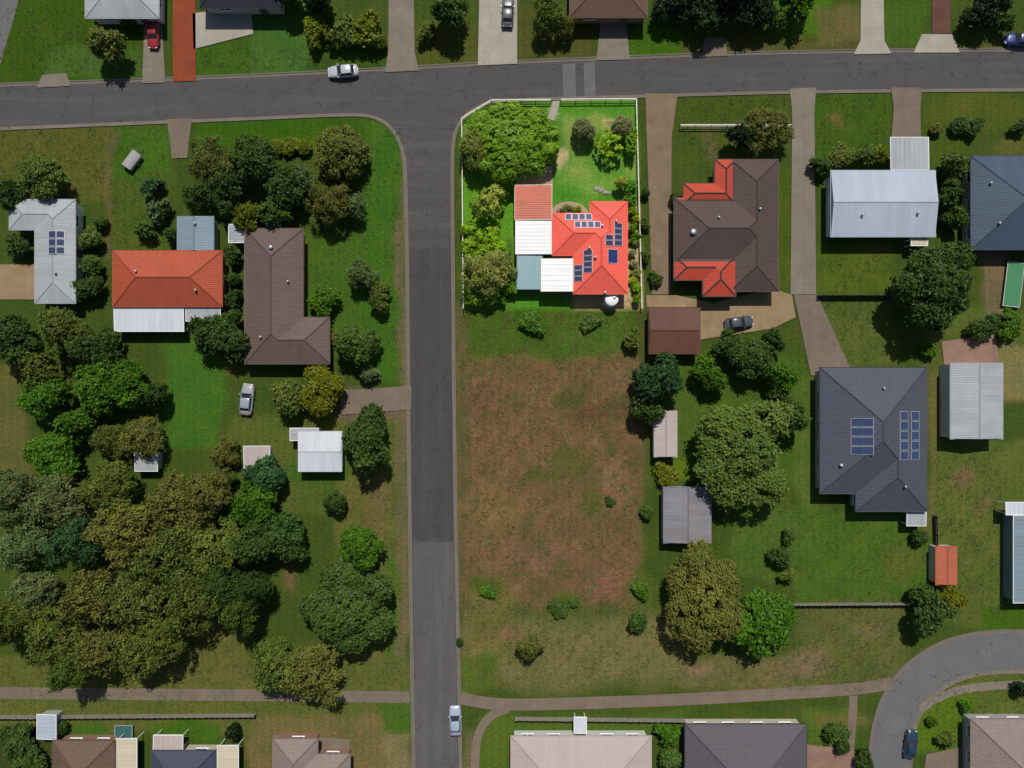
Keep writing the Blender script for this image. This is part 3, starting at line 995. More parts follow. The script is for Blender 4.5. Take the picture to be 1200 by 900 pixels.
def solar_panel(H, x0, y0, x1, y1, cellm='cell', name='solar_panel', lift=0.10, frame='alu'):
    """one framed panel lying on the roof, given by its corners in photo pixels"""
    mid = on_roof(H, (x0 + x1) / 2, (y0 + y1) / 2)
    e = 0.05
    gx = (H['hf'](mid.x + e, mid.y) - H['hf'](mid.x - e, mid.y)) / (2 * e)
    gy = (H['hf'](mid.x, mid.y + e) - H['hf'](mid.x, mid.y - e)) / (2 * e)
    nrm = Vector((-gx, -gy, 1)).normalized()
    P = []
    for px, py in ((x0, y1), (x1, y1), (x1, y0), (x0, y0)):
        x, y = W(px, py, mid.z)
        dx, dy = x - H['cx'] - mid.x, y - H['cy'] - mid.y
        P.append(Vector((mid.x + dx, mid.y + dy, mid.z + gx * dx + gy * dy)) + nrm * lift)

    def slab(Q, h0, h1):
        V = [tuple(p + nrm * h0) for p in Q] + [tuple(p + nrm * h1) for p in Q]
        F = [(3, 2, 1, 0), (4, 5, 6, 7)] + [(i, (i + 1) % 4, 4 + (i + 1) % 4, 4 + i) for i in range(4)]
        return V, F
    V, F = slab(P, -lift + 0.01, 0.0)
    pn = mk(name, V, F, M[frame], H['roof'])
    c = sum(P, Vector()) / 4
    Q = [p + (c - p).normalized() * 0.085 for p in P]
    V, F = slab(Q, -0.01, 0.006)
    cf = mk('cell_face', V, F, M[cellm], pn)
    me = cf.data
    uv = me.uv_layers.new(name='UVMap')
    u = (P[1] - P[0]).normalized(); v = nrm.cross(u)
    for lp in me.loops:
        q = me.vertices[lp.vertex_index].co - Q[0]
        uv.data[lp.index].uv = (q.dot(u), q.dot(v))
    return pn


def roof_vent(H, px, py, r=0.16):
    p = on_roof(H, px, py)
    V, F = [], []
    tube([p + Vector((0, 0, -0.1)), p + Vector((0, 0, 0.28)), p + Vector((0, 0, 0.30)), p + Vector((0, 0, 0.46)), p + Vector((0, 0, 0.52))], [r * 0.7, r * 0.7, r * 1.2, r * 1.2, r * 0.4], 10, V, F)
    mk('roof_vent', V, F, M['steel'], H['root'], True)


def lean_to(name, label, cat, x0, y0, x1, y1, z, fall, roofm, dirn='S', posts=True, wallm=None, rib=0.45, trim='white_paint', group=None, thick=0.09, walls='NSEW', under=None):
    """flat or slightly falling sheet roof on posts (or walls); dirn is the low side"""
    X0, Y1 = W(x0, y0, z); X1, Y0 = W(x1, y1, z)
    cx, cy = (X0 + X1) / 2, (Y0 + Y1) / 2
    hx, hy = (X1 - X0) / 2, (Y1 - Y0) / 2
    root = empty(name, (cx, cy, 0)); tag(root, label, cat, group)
    gx = {'S': 0, 'N': 0, 'E': -1, 'W': 1}[dirn] * fall / (2 * hx)
    gy = {'S': 1, 'N': -1, 'E': 0, 'W': 0}[dirn] * fall / (2 * hy)
    zf = lambda x, y: z + gx * x + gy * y
    V, F = [], []

    def prism(a, b, c, d, lo, hi):
        k = len(V)
        for q in ((a, b), (c, b), (c, d), (a, d)): V.append((*q, zf(*q) + lo))
        for q in ((a, b), (c, b), (c, d), (a, d)): V.append((*q, zf(*q) + hi))
        F.extend([(k, k + 3, k + 2, k + 1), (k + 4, k + 5, k + 6, k + 7)] + [(k + i, k + (i + 1) % 4, k + 4 + (i + 1) % 4, k + 4 + i) for i in range(4)])
    prism(-hx, -hy, hx, hy, -0.02, 0.02)
    # standing ribs run down the fall
    if dirn in 'NS':
        n = max(2, int(2 * hx / rib))
        for i in range(1, n):
            x = -hx + 2 * hx * i / n
            prism(x - 0.022, -hy + 0.004, x + 0.022, hy - 0.004, 0.015, 0.055)
    else:
        n = max(2, int(2 * hy / rib))
        for i in range(1, n):
            y = -hy + 2 * hy * i / n
            prism(-hx + 0.004, y - 0.022, hx - 0.004, y + 0.022, 0.015, 0.055)
    rf = mk('roof', V, F, roofm, root)
    uv_slope(rf.data)
    V, F = [], []
    for a, b, c, d in ((-hx - 0.08, -hy - 0.08, hx + 0.08, -hy - 0.002), (-hx - 0.08, hy + 0.002, hx + 0.08, hy + 0.08), (-hx - 0.08, -hy - 0.001, -hx - 0.002, hy + 0.001), (hx + 0.002, -hy - 0.001, hx + 0.08, hy + 0.001)):
        prism(a, b, c, d, -0.16, 0.035)
    mk('gutter', V, F, M[trim], root)
    if posts:
        pts = [(sx * (hx - 0.15), sy * (hy - 0.15)) for sx in (-1, 1) for sy in (-1, 1)]
        for x, y in pts:
            V, F = [], []
            box(x - 0.05, y - 0.05, 0, x + 0.05, y + 0.05, zf(x, y) - 0.02, V, F)
            mk('post', V, F, M['white_paint'], root)
    if wallm:
        V, F = [], []
        i_ = 0.2
        q = [(-hx + i_, -hy + i_), (hx - i_, -hy + i_), (hx - i_, hy - i_), (-hx + i_, hy - i_)]
        V = [(x, y, 0) for x, y in q] + [(x, y, zf(x, y) - 0.02) for x, y in q]
        F = [(i, (i + 1) % 4, 4 + (i + 1) % 4, 4 + i) for i in range(4)]
        mk('wall', V, F, wallm, root)
        d = inst('door', DOOR, root, (0, -hy + i_, 0), math.pi)
        inst('handle', HANDLE, d)
    return root


# ------------------------------------------------------------------ the corner block in the middle
MAIN = house('hipped_house', 'bright red hipped tile roof house carrying several groups of solar panels', 'house',
             [(692, 236.5, 735, 344), (672, 250.2, 735, 344), (647.5, 250.2, 735, 299)], 2.75, 22, R['red'], M['wall_white'], 0.5)
for x in (662.3, 670.4, 678.4, 686.3): solar_panel(MAIN, x, 250.4, x + 7.3, 258.5)
for x in (673.2, 681.0, 688.8, 696.6): solar_panel(MAIN, x, 259.2, x + 7.1, 267.6)
for x0, x1, y in ((719.3, 729.3, 261.4), (719.3, 729.3, 268.2), (719.3, 729.3, 275.0), (719.3, 729.3, 281.8), (709, 718.6, 275.0), (709, 718.6, 281.8)):
    solar_panel(MAIN, x0, y, x1, y + 6.1, 'cell_dark')
for y in (293.0, 299.8, 306.6, 313.4): solar_panel(MAIN, 684, y, 694.3, y + 6.2, 'cell_dark')
for y in (310.6, 317.2, 323.8): solar_panel(MAIN, 672.9, y, 682.9, y + 6.0, 'cell_dark')
solar_panel(MAIN, 711.8, 292, 724, 308.8, 'collector', 'solar_water_collector')
for p in ((690.3, 290.5), (722, 259.3), (705.8, 264.5), (709, 343), (697.5, 301.5)): roof_vent(MAIN, *p, r=0.17)

lean_to('garage', 'faded red sheet-roofed garage at the end of the gravel drive', 'garage', 603.6, 217, 646.4, 257, 2.9, 0.25, R['red_sheet'], 'W', False, M['wall_white'], 0.3, 'fence_pale')
lean_to('carport', 'plain white flat-roofed carport against the red hipped house', 'carport', 604.5, 258.6, 649, 297.2, 2.75, 0.15, R['white'], 'W', True, None, 0.5)
lean_to('lean_to_shelter', 'pale teal sheet-roofed shelter between the two white roofs', 'shelter', 606, 299.6, 635.5, 338.6, 2.35, 0.2, R['teal'], 'S', True, None, 0.5, 'wall_blue')
lean_to('patio_cover', 'white ribbed patio cover tucked into the red hipped house', 'patio cover', 634.2, 303.4, 671.2, 341, 3.0, 0.15, R['white'], 'W', True, None, 0.72, 'cream_paint')


def water_tank(px, py):
    x, y = W(px, py, 2.3)
    root = empty('water_tank', (x, y, 0))
    tag(root, 'round white water tank standing behind the red hipped house', 'water tank')
    n = 40
    V, F = [], []
    prof = [(0.98, 0.0)]
    for i in range(7):
        prof += [(0.98, 0.12 + i * 0.28), (1.0, 0.2 + i * 0.28)]
    prof += [(0.98, 2.12), (0.9, 2.24)]
    for r, z in prof:
        V += [(r * math.cos(2 * math.pi * k / n), r * math.sin(2 * math.pi * k / n), z) for k in range(n)]
    for i in range(len(prof) - 1):
        for k in range(n):
            F.append((i * n + k, i * n + (k + 1) % n, (i + 1) * n + (k + 1) % n, (i + 1) * n + k))
    mk('tank_wall', V, F, M['tank'], root, True)
    V, F = [], []
    for r, z in ((0.92, 2.235), (0.86, 2.29), (0.3, 2.44), (0.0, 2.46)):
        V += [(r * math.cos(2 * math.pi * k / n), r * math.sin(2 * math.pi * k / n), z) for k in range(n)]
    for i in range(3):
        for k in range(n): F.append((i * n + k, i * n + (k + 1) % n, (i + 1) * n + (k + 1) % n, (i + 1) * n + k))
    mk('lid', V, F, M['tank'], root, True)
    V, F = [], []
    tube([(0.35, 0.2, 2.40), (0.35, 0.2, 2.50), (0.35, 0.2, 2.53)], [0.24, 0.24, 0.2], 16, V, F)
    mk('hatch', V, F, M['steel'], root, True)


water_tank(717, 350.5)


def box_unit():
    x, y = W(664.5, 345.3, 1.1)
    root = empty('cooling_unit', (x, y, 0))
    tag(root, 'grey blue boxy cooling unit below the white ribbed patio cover', 'cooling unit')
    V, F = [], []
    box(-0.35, -0.35, 0.1, 0.35, 0.35, 1.1, V, F)
    mk('casing', V, F, M['wall_blue'], root)
    V, F = [], []
    for a in range(6): box(-0.33, -0.3 + a * 0.11, 1.101, 0.33, -0.25 + a * 0.11, 1.125, V, F)
    mk('grille', V, F, M['dark_metal'], root)
    for sx in (-1, 1):
        V, F = [], []
        box(sx * 0.28 - 0.05, -0.33, 0, sx * 0.28 + 0.05, 0.33, 0.1, V, F)
        mk('foot', V, F, M['dark_metal'], root)


box_unit()

# front garden bed and its stone edging
bedc = W(667, 251.5)
V, F = [], []
n = 26
for r, z in ((1.0, 0.05), (0.72, 0.16), (0.0, 0.2)):
    for k in range(n + 1):
        a = math.pi * k / n
        V.append((bedc[0] + 2.25 * r * math.cos(a), bedc[1] - 0.25 + 1.55 * r * math.sin(a), z))
for i in range(2):
    for k in range(n): F.append((i * (n + 1) + k, i * (n + 1) + k + 1, (i + 1) * (n + 1) + k + 1, (i + 1) * (n + 1) + k))
tag(mk('garden_bed', V, F, M['soil']), kind='structure')
arc = [(bedc[0] + 2.55 * math.cos(math.pi * k / 24), bedc[1] - 0.3 + 1.9 * math.sin(math.pi * k / 24)) for k in range(25)]
ribbon('garden_path', arc, [(-0.32, -0.02), (-0.32, 0.075), (0.32, 0.075), (0.32, -0.02)], M['path_tan'])


def rock_mesh(seed, s):
    r = random.Random(seed)
    bm = bmesh.new()
    bmesh.ops.create_icosphere(bm, subdivisions=1, radius=s)
    for v in bm.verts:
        v.co *= r.uniform(0.75, 1.15); v.co.z *= 0.6
    me = bpy.data.meshes.new('rock'); bm.to_mesh(me); bm.free(); me.materials.append(M['rock'])
    return me


ROCKS = [rock_mesh(i, 0.30) for i in range(4)]
rr = random.Random(4)
for k in range(15):
    t = k / 14
    px, py = 698 + 17 * t + rr.uniform(-.6, .6), 221.3 + 5.5 * t + rr.uniform(-1.8, 1.8)
    x, y = W(px, py)
    o = inst('garden_rock', ROCKS[k % 4], None, (x, y, 0.08), rr.uniform(0, 6))
    o.scale = (rr.uniform(.7, 1.3),) * 3
    tag(o, 'weathered grey rock in the short row across the bright lawn', 'rock', 'rocks edging the lawn bed')

# ------------------------------------------------------------------ other houses
H1 = house('white_roof_house', 'white metal roofed house of bent plan with one dark solar array', 'house', [(11, 234, 88, 269), (41, 234, 88, 355)], 2.8, 12, R['dimmed_pale'], M['wall_white'])
for i in range(2):
    for j in range(3): solar_panel(H1, 57 + i * 9.6, 270.5 + j * 9.4, 66 + i * 9.6, 279 + j * 9.4, 'cell_dark')
H2 = house('orange_tile_house', 'orange tiled hipped house with a long white awning behind', 'house', [(132.5, 294, 260, 359)], 2.8, 22, R['orange'], M['wall_brick'])
lean_to('awning', 'long bright white awning along the orange tiled hipped house', 'awning', 134, 360, 215, 388, 2.5, 0.2, R['dimmed_white'], 'S', True, None, 0.8)
lean_to('awning', 'short dull grey awning at the end of the orange tiled house', 'awning', 218, 360, 258, 376, 2.5, 0.15, R['dimmed_pale'], 'S', True, None, 0.6)
SH = house('metal_shed', 'pale blue grey metal shed touching the orange tiled house', 'shed', [(208, 254, 250, 294)], 2.4, 12, R['blue_grey'], M['wall_grey'], 0.2, {0: 'NS'}, windows=False)
roof_vent(SH, 229, 262)
H3 = house('mauve_tile_house', 'long mauve brown tiled house beside the green corner lawn', 'house', [(287, 268, 355, 426), (287, 372, 386, 426)], 2.8, 20, R['mauve'], M['wall_brick'])
roof_vent(H3, 318, 290, 0.25)
H4 = house('patchwork_roof_house', 'dark brown tiled house with two bright red roof corners', 'house',
           [(790, 232, 912, 308), (856, 187, 912, 341), (801, 215, 862, 240), (838, 187, 862, 240), (790, 300, 862, 328), (824, 300, 862, 347)], 2.8, 20, R['brown'], M['wall_cream'],
           alt=(roof_mat('roof_red_restored', A(192, 78, 58), 'tile', 0.2, A(150, 64, 50)), [(795, 180, 858, 234), (785, 307, 861, 350)]))
roof_vent(H4, 812, 272, 0.35)
H5 = house('pale_blue_roof_house', 'pale blue white metal gabled house on the sloping lawn', 'house', [(974, 200, 1096, 277)], 2.9, 11, R['pale_blue'], M['wall_white'], gables={0: 'EW'})
lean_to('carport', 'pale grey carport joined to the pale blue gabled house', 'carport', 1044, 161, 1088, 199, 2.6, 0.15, R['dimmed_pale'], 'N', True, None, 0.6)
lean_to('porch', 'small beige porch roof on the pale blue gabled house', 'porch', 1068, 278.5, 1087, 287.5, 2.4, 0.1, R['cream'], 'S', True, None, 0.5)
H6 = house('slate_blue_house', 'slate blue sheet roofed house next to the green mat', 'house', [(1138, 183, 1262, 292)], 2.9, 20, R['navy'], M['wall_grey'])
H7 = house('charcoal_tile_house', 'large charcoal tiled house with two blue solar arrays', 'house', [(961, 431, 1086, 578), (1003, 490, 1086, 599)], 2.9, 22, R['slate'], M['wall_grey'], gut='dark_metal')
for i in range(2):
    for j in range(4): solar_panel(H7, 998 + i * 13, 490 + j * 11, 1010 + i * 13, 500 + j * 11, 'cell_blue', frame='wall_grey')
for i in range(2):
    for j in range(5): solar_panel(H7, 1053 + i * 13, 482 + j * 11.6, 1065 + i * 13, 492.6 + j * 11.6, 'cell_blue', frame='wall_grey')
roof_vent(H7, 985, 545, 0.22)
lean_to('porch', 'little grey porch behind the large charcoal tiled house', 'porch', 1063, 600, 1085, 616, 2.3, 0.1, R['dimmed_pale'], 'S', True, None, 0.5)
house('big_shed', 'big white metal shed with north south ridge beside the dry lawn', 'shed', [(1114, 426, 1175, 514)], 3.0, 12, R['dimmed_pale'], M['wall_white'], 0.12, {0: 'NS'}, windows=False)
lean_to('long_shed', 'long blue grey shed lying along the dry eastern lawn', 'shed', 1187, 604, 1250, 706, 2.7, 0.3, R['blue_grey'], 'E', False, M['wall_blue'], 0.6)
lean_to('shed_awning', 'white awning at the head of the long blue grey shed', 'awning', 1179, 589, 1250, 603, 2.75, 0.1, R['dimmed_white'], 'N', True, None, 0.6)
house('garden_shed', 'small terracotta roofed garden shed near the curved road', 'shed', [(1097, 641, 1121, 685)], 2.1, 14, R['terracotta'], M['wall_cream'], 0.12, {0: 'NS'}, windows=False)
house('brick_garage', 'dull brick brown sheet roofed garage on the tan paving', 'garage', [(761, 361, 820, 414)], 2.5, 8, R['brick'], M['wall_brick'], 0.2, {0: 'EW'}, windows=False)
house('lilac_shed', 'narrow lilac grey shed on the edge of the bare block', 'shed', [(767, 482, 793, 535)], 2.3, 12, R['blush'], M['wall_grey'], 0.15, {0: 'NS'}, windows=False)
house('grey_shed', 'wide dull grey shed between brown trees and bare block', 'shed', [(778, 571, 833, 636)], 2.4, 10, roof_mat('roof_dull_grey', A(134, 132, 136), 'sheet', 0.4, A(100, 92, 92)), M['wall_grey'], 0.15, {0: 'NS'}, windows=False)
house('white_cabin', 'square white metal roofed cabin on the grassy back yard', 'cabin', [(350, 506, 400, 552)], 2.4, 8, R['dimmed_white'], M['wall_cream'], 0.25, {0: 'EW'}, windows=True)
lean_to('cabin_porch', 'low pale porch on the side of the square white cabin', 'porch', 340, 502, 373, 516, 2.3, 0.1, R['dimmed_pale'], 'W', True, None, 0.6)
lean_to('tool_shed', 'small whitish tool shed standing alone by leafy shrubs', 'shed', 286, 523, 316, 550, 2.2, 0.2, R['blush'], 'S', False, M['wall_cream'], 0.5)
lean_to('hidden_shed', 'pale shed half hidden under brown olive trees', 'shed', 158, 530, 184, 552, 2.2, 0.2, R['dimmed_pale'], 'S', False, M['wall_grey'], 0.5)
lean_to('tiny_shed', 'tiny grey shed wedged beside the long mauve house', 'shed', 268, 263, 287, 284, 2.1, 0.15, R['dimmed_pale'], 'W', False, M['wall_grey'], 0.5)
# north row
house('north_white_house', 'pale grey metal roofed house above the red hatchback', 'house', [(100, -70, 186, 21)], 2.8, 15, R['dimmed_pale'], M['wall_white'])
house('north_black_house', 'black sheet roofed house above the pale curved patio', 'house', [(234, -80, 330, 9)], 2.8, 18, R['blackish'], M['wall_cream'])
house('north_taupe_house', 'taupe tiled house at the head of a short driveway', 'house', [(668, -90, 758, 20)], 2.8, 20, R['umber'], M['wall_brick'])
# south row
house('umber_tile_house', 'umber tiled house beside the dark teal trampoline', 'house', [(62, 868, 134, 1000)], 2.8, 20, R['umber'], M['wall_brick'])
lean_to('side_awning', 'cream side awning on the umber tiled house', 'awning', 136, 866, 160, 960, 2.6, 0.1, R['cream'], 'E', True, None, 0.6, group=None)
house('indigo_tile_house', 'indigo tiled house between two cream awnings', 'house', [(178, 880, 252, 1000)], 2.8, 20, R['indigo'], M['wall_cream'])
lean_to('side_awning', 'cream side awning on the indigo tiled house', 'awning', 255, 874, 279, 960, 2.6, 0.1, R['cream'], 'E', True, None, 0.6)
lean_to('small_pergola', 'small pale pergola roof in front of the indigo tiled house', 'pergola', 180, 862, 214, 878.5, 2.4, 0.1, R['blush'], 'N', True, None, 0.6)
house('taupe_tile_house', 'taupe tiled house on the dry brown grass', 'house', [(320, 866, 372, 1000), (320, 884, 410, 1000)], 2.8, 20, R['taupe'], M['wall_brick'])
house('blush_roof_house', 'broad pinkish white metal roofed house by the footpath', 'house', [(599, 863, 763, 1010)], 2.8, 14, R['blush'], M['wall_white'])
house('charcoal_row_house', 'broad dark charcoal tiled house by the footpath', 'house', [(803, 849, 945, 1010)], 2.8, 18, R['charcoal'], M['wall_cream'], gut='dark_metal')
house('grey_tile_house', 'greyish taupe tiled house inside the curve of the road', 'house', [(1138, 843, 1290, 1000)], 2.8, 20, R['taupe'], M['wall_grey'])
lean_to('blue_shed', 'small pale blue shed among dark shrubs by the fence', 'shed', 43, 838, 66, 866, 2.2, 0.2, R['pale_blue'], 'W', False, M['wall_grey'], 0.5)
lean_to('white_bin_shelter', 'tiny white shelter behind the pinkish roofed house', 'shelter', 673, 841, 687, 859, 2.0, 0.1, R['dimmed_white'], 'N', True, None, 0.5)

for Hh, pts in ((H2, ((160, 318), (230, 340))), (H3, ((338, 330), (306, 395))), (H4, ((890, 245), (842, 255))), (H5, ((1010, 252), (1075, 250))), (H6, ((1160, 215), (1170, 262))), (H7, ((1035, 455), (1060, 570))), (H1, ((66, 320),))):
    for q in pts: roof_vent(Hh, *q, r=0.15)

# ------------------------------------------------------------------ trampolines and yard things
def mat_frame(name, label, px, py, w, d, rz, color):
    x, y = W(px, py)
    root = empty(name, (x, y, 0), rz); tag(root, label, name.replace('_', ' '))
    V, F = [], []
    box(-w / 2, -d / 2, 0.55, w / 2, d / 2, 0.58, V, F)
    o = mk('jumping_mat', V, F, M['tarp'], root); o.color = (*color, 1)
    V, F = [], []
    e = 0.12
    for a, b, c, f in ((-w / 2 - e, -d / 2 - e, w / 2 + e, -d / 2 - 0.01), (-w / 2 - e, d / 2 + 0.01, w / 2 + e, d / 2 + e), (-w / 2 - e, -d / 2 - 0.009, -w / 2 - 0.01, d / 2 + 0.009), (w / 2 + 0.01, -d / 2 - 0.009, w / 2 + e, d / 2 + 0.009)):
        box(a, b, 0.53, c, f, 0.61, V, F)
    mk('frame', V, F, M['steel'], root)
    for sx in (-1, 1):
        for sy in (-1, 1):
            V, F = [], []
            tube([(sx * w / 2, sy * d / 2, 0), (sx * w / 2, sy * d / 2, 0.56)], [0.03, 0.03], 8, V, F)
            mk('leg', V, F, M['steel'], root)


mat_frame('trampoline', 'long green rectangular trampoline mat beside the slate blue house', 1185, 334, 2.3, 6.3, -0.12, A(56, 122, 78))
mat_frame('trampoline', 'dark teal trampoline beside the umber tiled house', 147, 856, 2.4, 1.8, 0, A(44, 92, 88))


# ------------------------------------------------------------------ vehicles (length along x)
def make_car():
    root = empty('parked_car', (0, 0, 0))
    sec = [(-2.15, 0.62, 0.42, 0.66), (-2.05, 0.78, 0.28, 0.88), (-1.6, 0.86, 0.22, 0.96), (-0.8, 0.89, 0.20, 0.97), (0.2, 0.89, 0.20, 0.96), (1.0, 0.87, 0.21, 0.93), (1.7, 0.82, 0.24, 0.82), (2.08, 0.70, 0.30, 0.72), (2.2, 0.52, 0.40, 0.60)]
    V, F = [], []
    for x, w, zb, zt in sec:
        V += [(x, -w * 0.9, zb), (x, -w, zb + 0.16), (x, -w, (zb + zt) / 2), (x, -w * 0.93, zt - 0.05), (x, -w * 0.5, zt), (x, w * 0.5, zt), (x, w * 0.93, zt - 0.05), (x, w, (zb + zt) / 2), (x, w, zb + 0.16), (x, w * 0.9, zb)]
    for i in range(len(sec) - 1):
        for k in range(10):
            F.append((i * 10 + k, i * 10 + (k + 1) % 10, (i + 1) * 10 + (k + 1) % 10, (i + 1) * 10 + k))
    F += [tuple(range(10)), tuple(range((len(sec) - 1) * 10, len(sec) * 10))[::-1]]
    mk('body', V, F, M['car'], root, True)
    # glass house: lower ring, upper ring
    lo = [(-1.62, 0.74), (0.86, 0.76)]; up = [(-1.15, 0.56), (0.15, 0.58)]
    zl, zu = 0.94, 1.40
    L = [(lo[0][0], -lo[0][1], zl), (lo[1][0], -lo[1][1], zl - 0.02), (lo[1][0], lo[1][1], zl - 0.02), (lo[0][0], lo[0][1], zl)]
    U = [(up[0][0], -up[0][1], zu), (up[1][0], -up[1][1], zu), (up[1][0], up[1][1], zu), (up[0][0], up[0][1], zu)]
    names = ['side_window', 'windscreen', 'side_window', 'rear_window']
    for i in range(4):
        j = (i + 1) % 4
        a, b, c, d = (Vector(q) for q in (L[i], L[j], U[j], U[i]))
        nn = (b - a).cross(d - a).normalized() * 0.02
        V = [tuple(q) for q in (a, b, c, d)] + [tuple(q - nn * 3) for q in (a, b, c, d)]
        mk(names[i], V, [(0, 1, 2, 3), (7, 6, 5, 4), (0, 4, 5, 1), (1, 5, 6, 2), (2, 6, 7, 3), (3, 7, 4, 0)], M['glass'], root)
    # body coloured pillars
    for i in range(4):
        V, F = [], []
        tube([Vector(L[i]) + Vector((0, 0, -0.03)), Vector(U[i])], [0.05, 0.045], 6, V, F)
        mk('pillar', V, F, M['car'], root)
    V, F = [], []
    rx = [(-1.22, 0.50, 1.37), (-1.1, 0.60, 1.41), (-0.5, 0.62, 1.45), (0.05, 0.62, 1.43), (0.2, 0.54, 1.385)]
    for x, w, z in rx: V += [(x, -w, z - 0.03), (x, -w * 0.75, z + 0.01), (x, 0, z + 0.025), (x, w * 0.75, z + 0.01), (x, w, z - 0.03)]
    for i in range(4):
        for k in range(4): F.append((i * 5 + k, i * 5 + k + 1, (i + 1) * 5 + k + 1, (i + 1) * 5 + k)[::-1])
    mk('roof', V, F, M['car'], root, True)
    for x in (-1.32, 1.36):
        for s in (-1, 1):
            V, F = [], []
            tube([(x, s * 0.70, 0.31), (x, s * 0.895, 0.31)], [0.31, 0.31], 18, V, F)
            t = mk('wheel', V, F, M['rubber'], root)
            V, F = [], []
            tube([(x, s * 0.85, 0.31), (x, s * 0.905, 0.31)], [0.19, 0.19], 14, V, F)
            mk('rim', V, F, M['steel'], t)
    for s in (-1, 1):
        V, F = [], []
        box(2.0, s * 0.5 - 0.14, 0.58, 2.16, s * 0.5 + 0.14, 0.70, V, F); mk('headlight', V, F, M['lamp_clear'], root)
        V, F = [], []
        box(-2.13, s * 0.58 - 0.13, 0.66, -2.04, s * 0.58 + 0.13, 0.84, V, F); mk('tail_light', V, F, M['lamp_red'], root)
        V, F = [], []
        box(0.62, s * 0.93 - 0.09, 0.93, 0.78, s * 0.93 + 0.09, 1.05, V, F); mk('mirror', V, F, M['car'], root)
    return root


CARS = [(402, 83, 185, A(176, 178, 184), 'silver sedan parked on the long street by the north kerb', 1.0),
        (179.5, 40, 268, A(150, 42, 44), 'red hatchback parked on the concrete driveway', 0.92),
        (533.5, 845, 92, A(160, 168, 184), 'pale blue silver sedan on the side street near the footpath', 1.0),
        (1068, 873, 82, A(36, 58, 80), 'dark blue sedan on the kerb of the curved road', 0.95),
        (1196, 46, 178, A(26, 48, 110), 'bright blue sedan under dark trees by the long street', 1.0),
        (595, 14, 88, A(96, 92, 92), 'dark grey sedan parked on the wide pale driveway', 1.0),
        (289, 468, 84, A(150, 152, 158), 'grey wagon parked in the back yard by yellow green shrubs', 1.05),
        (866, 378, 8, A(70, 78, 86), 'slate grey sedan parked on the tan paved yard', 0.95)]
car0 = make_car()
for i, (px, py, a, c, lb, s) in enumerate(CARS):
    o = car0 if i == 0 else copy_tree(car0)
    x, y = W(px, py, 0.8)
    o.location = (x, y, 0.03 if i not in (1, 5, 7) else 0.14)
    o.rotation_euler = (0, 0, math.radians(a))
    o.scale = (s, s, s)
    for ch in o.children: ch.color = (*c, 1)
    tag(o, lb, 'car', 'cars')


def trailer(px, py, rz, color):
    x, y = W(px, py, 1.0)
    root = empty('covered_trailer', (x, y, 0), math.radians(rz)); tag(root, 'small box trailer under a pale grey cover on green lawn', 'trailer')
    V, F = [], []
    box(-1.3, -0.78, 0.42, 1.3, 0.78, 0.9, V, F); mk('tray', V, F, M['steel'], root)
    V, F = [], []
    n = 8
    for xx in (-1.34, 1.34):
        for k in range(n + 1):
            a = math.pi * k / n
            V.append((xx, 0.82 * math.cos(a), 0.85 + 0.35 * math.sin(a)))
    for k in range(n): F.append((k, k + 1, n + 2 + k, n + 1 + k))
    F += [tuple(range(n + 1))[::-1], tuple(range(n + 1, 2 * n + 2))]
    o = mk('cover', V, F, M['tarp'], root); o.color = (*color, 1)
    V, F = [], []
    tube([(1.3, 0.4, 0.45), (2.2, 0, 0.45)], [0.04, 0.04], 6, V, F); tube([(1.3, -0.4, 0.45), (2.2, 0, 0.45)], [0.04, 0.04], 6, V, F)
    mk('drawbar', V, F, M['dark_metal'], root)
    for s in (-1, 1):
        V, F = [], []
        tube([(0, s * 0.80, 0.3), (0, s * 0.98, 0.3)], [0.3, 0.3], 16, V, F)
        w_ = mk('wheel', V, F, M['rubber'], root)
        V, F = [], []
        tube([(0, s * 0.95, 0.3), (0, s * 0.99, 0.3)], [0.17, 0.17], 12, V, F); mk('rim', V, F, M['steel'], w_)
    V, F = [], []
    tube([(2.1, 0, 0.0), (2.1, 0, 0.5)], [0.04, 0.03], 8, V, F); mk('jockey_stand', V, F, M['dark_metal'], root)


trailer(154, 187, 52, A(150, 148, 146))


# ------------------------------------------------------------------ fences
def fence(pts_px, label, style='paling', name='paling_fence', hgt=1.35):
    P = [W(*p) for p in pts_px]
    root = empty(name, (P[0][0], P[0][1], 0)); tag(root, label, 'fence')
    ox, oy = P[0]
    posts = {}
    mat = M['timber'] if style == 'paling' else M['fence_pale']
    if style == 'dark': mat = M['timber_dark']
    for a, b in zip(P[:-1], P[1:]):
        L = math.dist(a, b)
        n = max(1, round(L / 2.4))
        st = L / n
        rz = math.atan2(b[1] - a[1], b[0] - a[0])
        key = (style, round(st, 2))
        pan = PANELS.get(key)
        if pan is None:
            V, F = [], []
            if style == 'rail':
                for z in (0.45, 0.95): box(0.06, -0.025, z, st - 0.06, 0.025, z + 0.11, V, F)
                box(0.0, -0.07, 1.08, st - 0.004, 0.07, 1.115, V, F)
            else:
                k = int(st / 0.13)
                for i in range(k):
                    x = 0.05 + i * (st - 0.1) / k
                    h = hgt + 0.05 * math.sin(i * 7.3)
                    box(x, -0.012 + 0.014 * (i % 2), 0.04, x + (st - 0.1) / k * 0.98, 0.012 + 0.014 * (i % 2), h, V, F)
                for z in (0.3, 0.95): box(0.05, -0.075, z, st - 0.05, -0.014, z + 0.08, V, F)
            pan = bpy.data.meshes.new('panel'); pan.from_pydata(V, [], F); pan.materials.append(mat)
            PANELS[key] = pan
        for i in range(n):
            x, y = a[0] + (b[0] - a[0]) * i / n - ox, a[1] + (b[1] - a[1]) * i / n - oy
            inst('panel', pan, root, (x, y, 0), rz)
            inst('post', POSTS[style], root, (x, y, 0), rz)
    inst('post', POSTS[style], root, (P[-1][0] - ox, P[-1][1] - oy, 0))


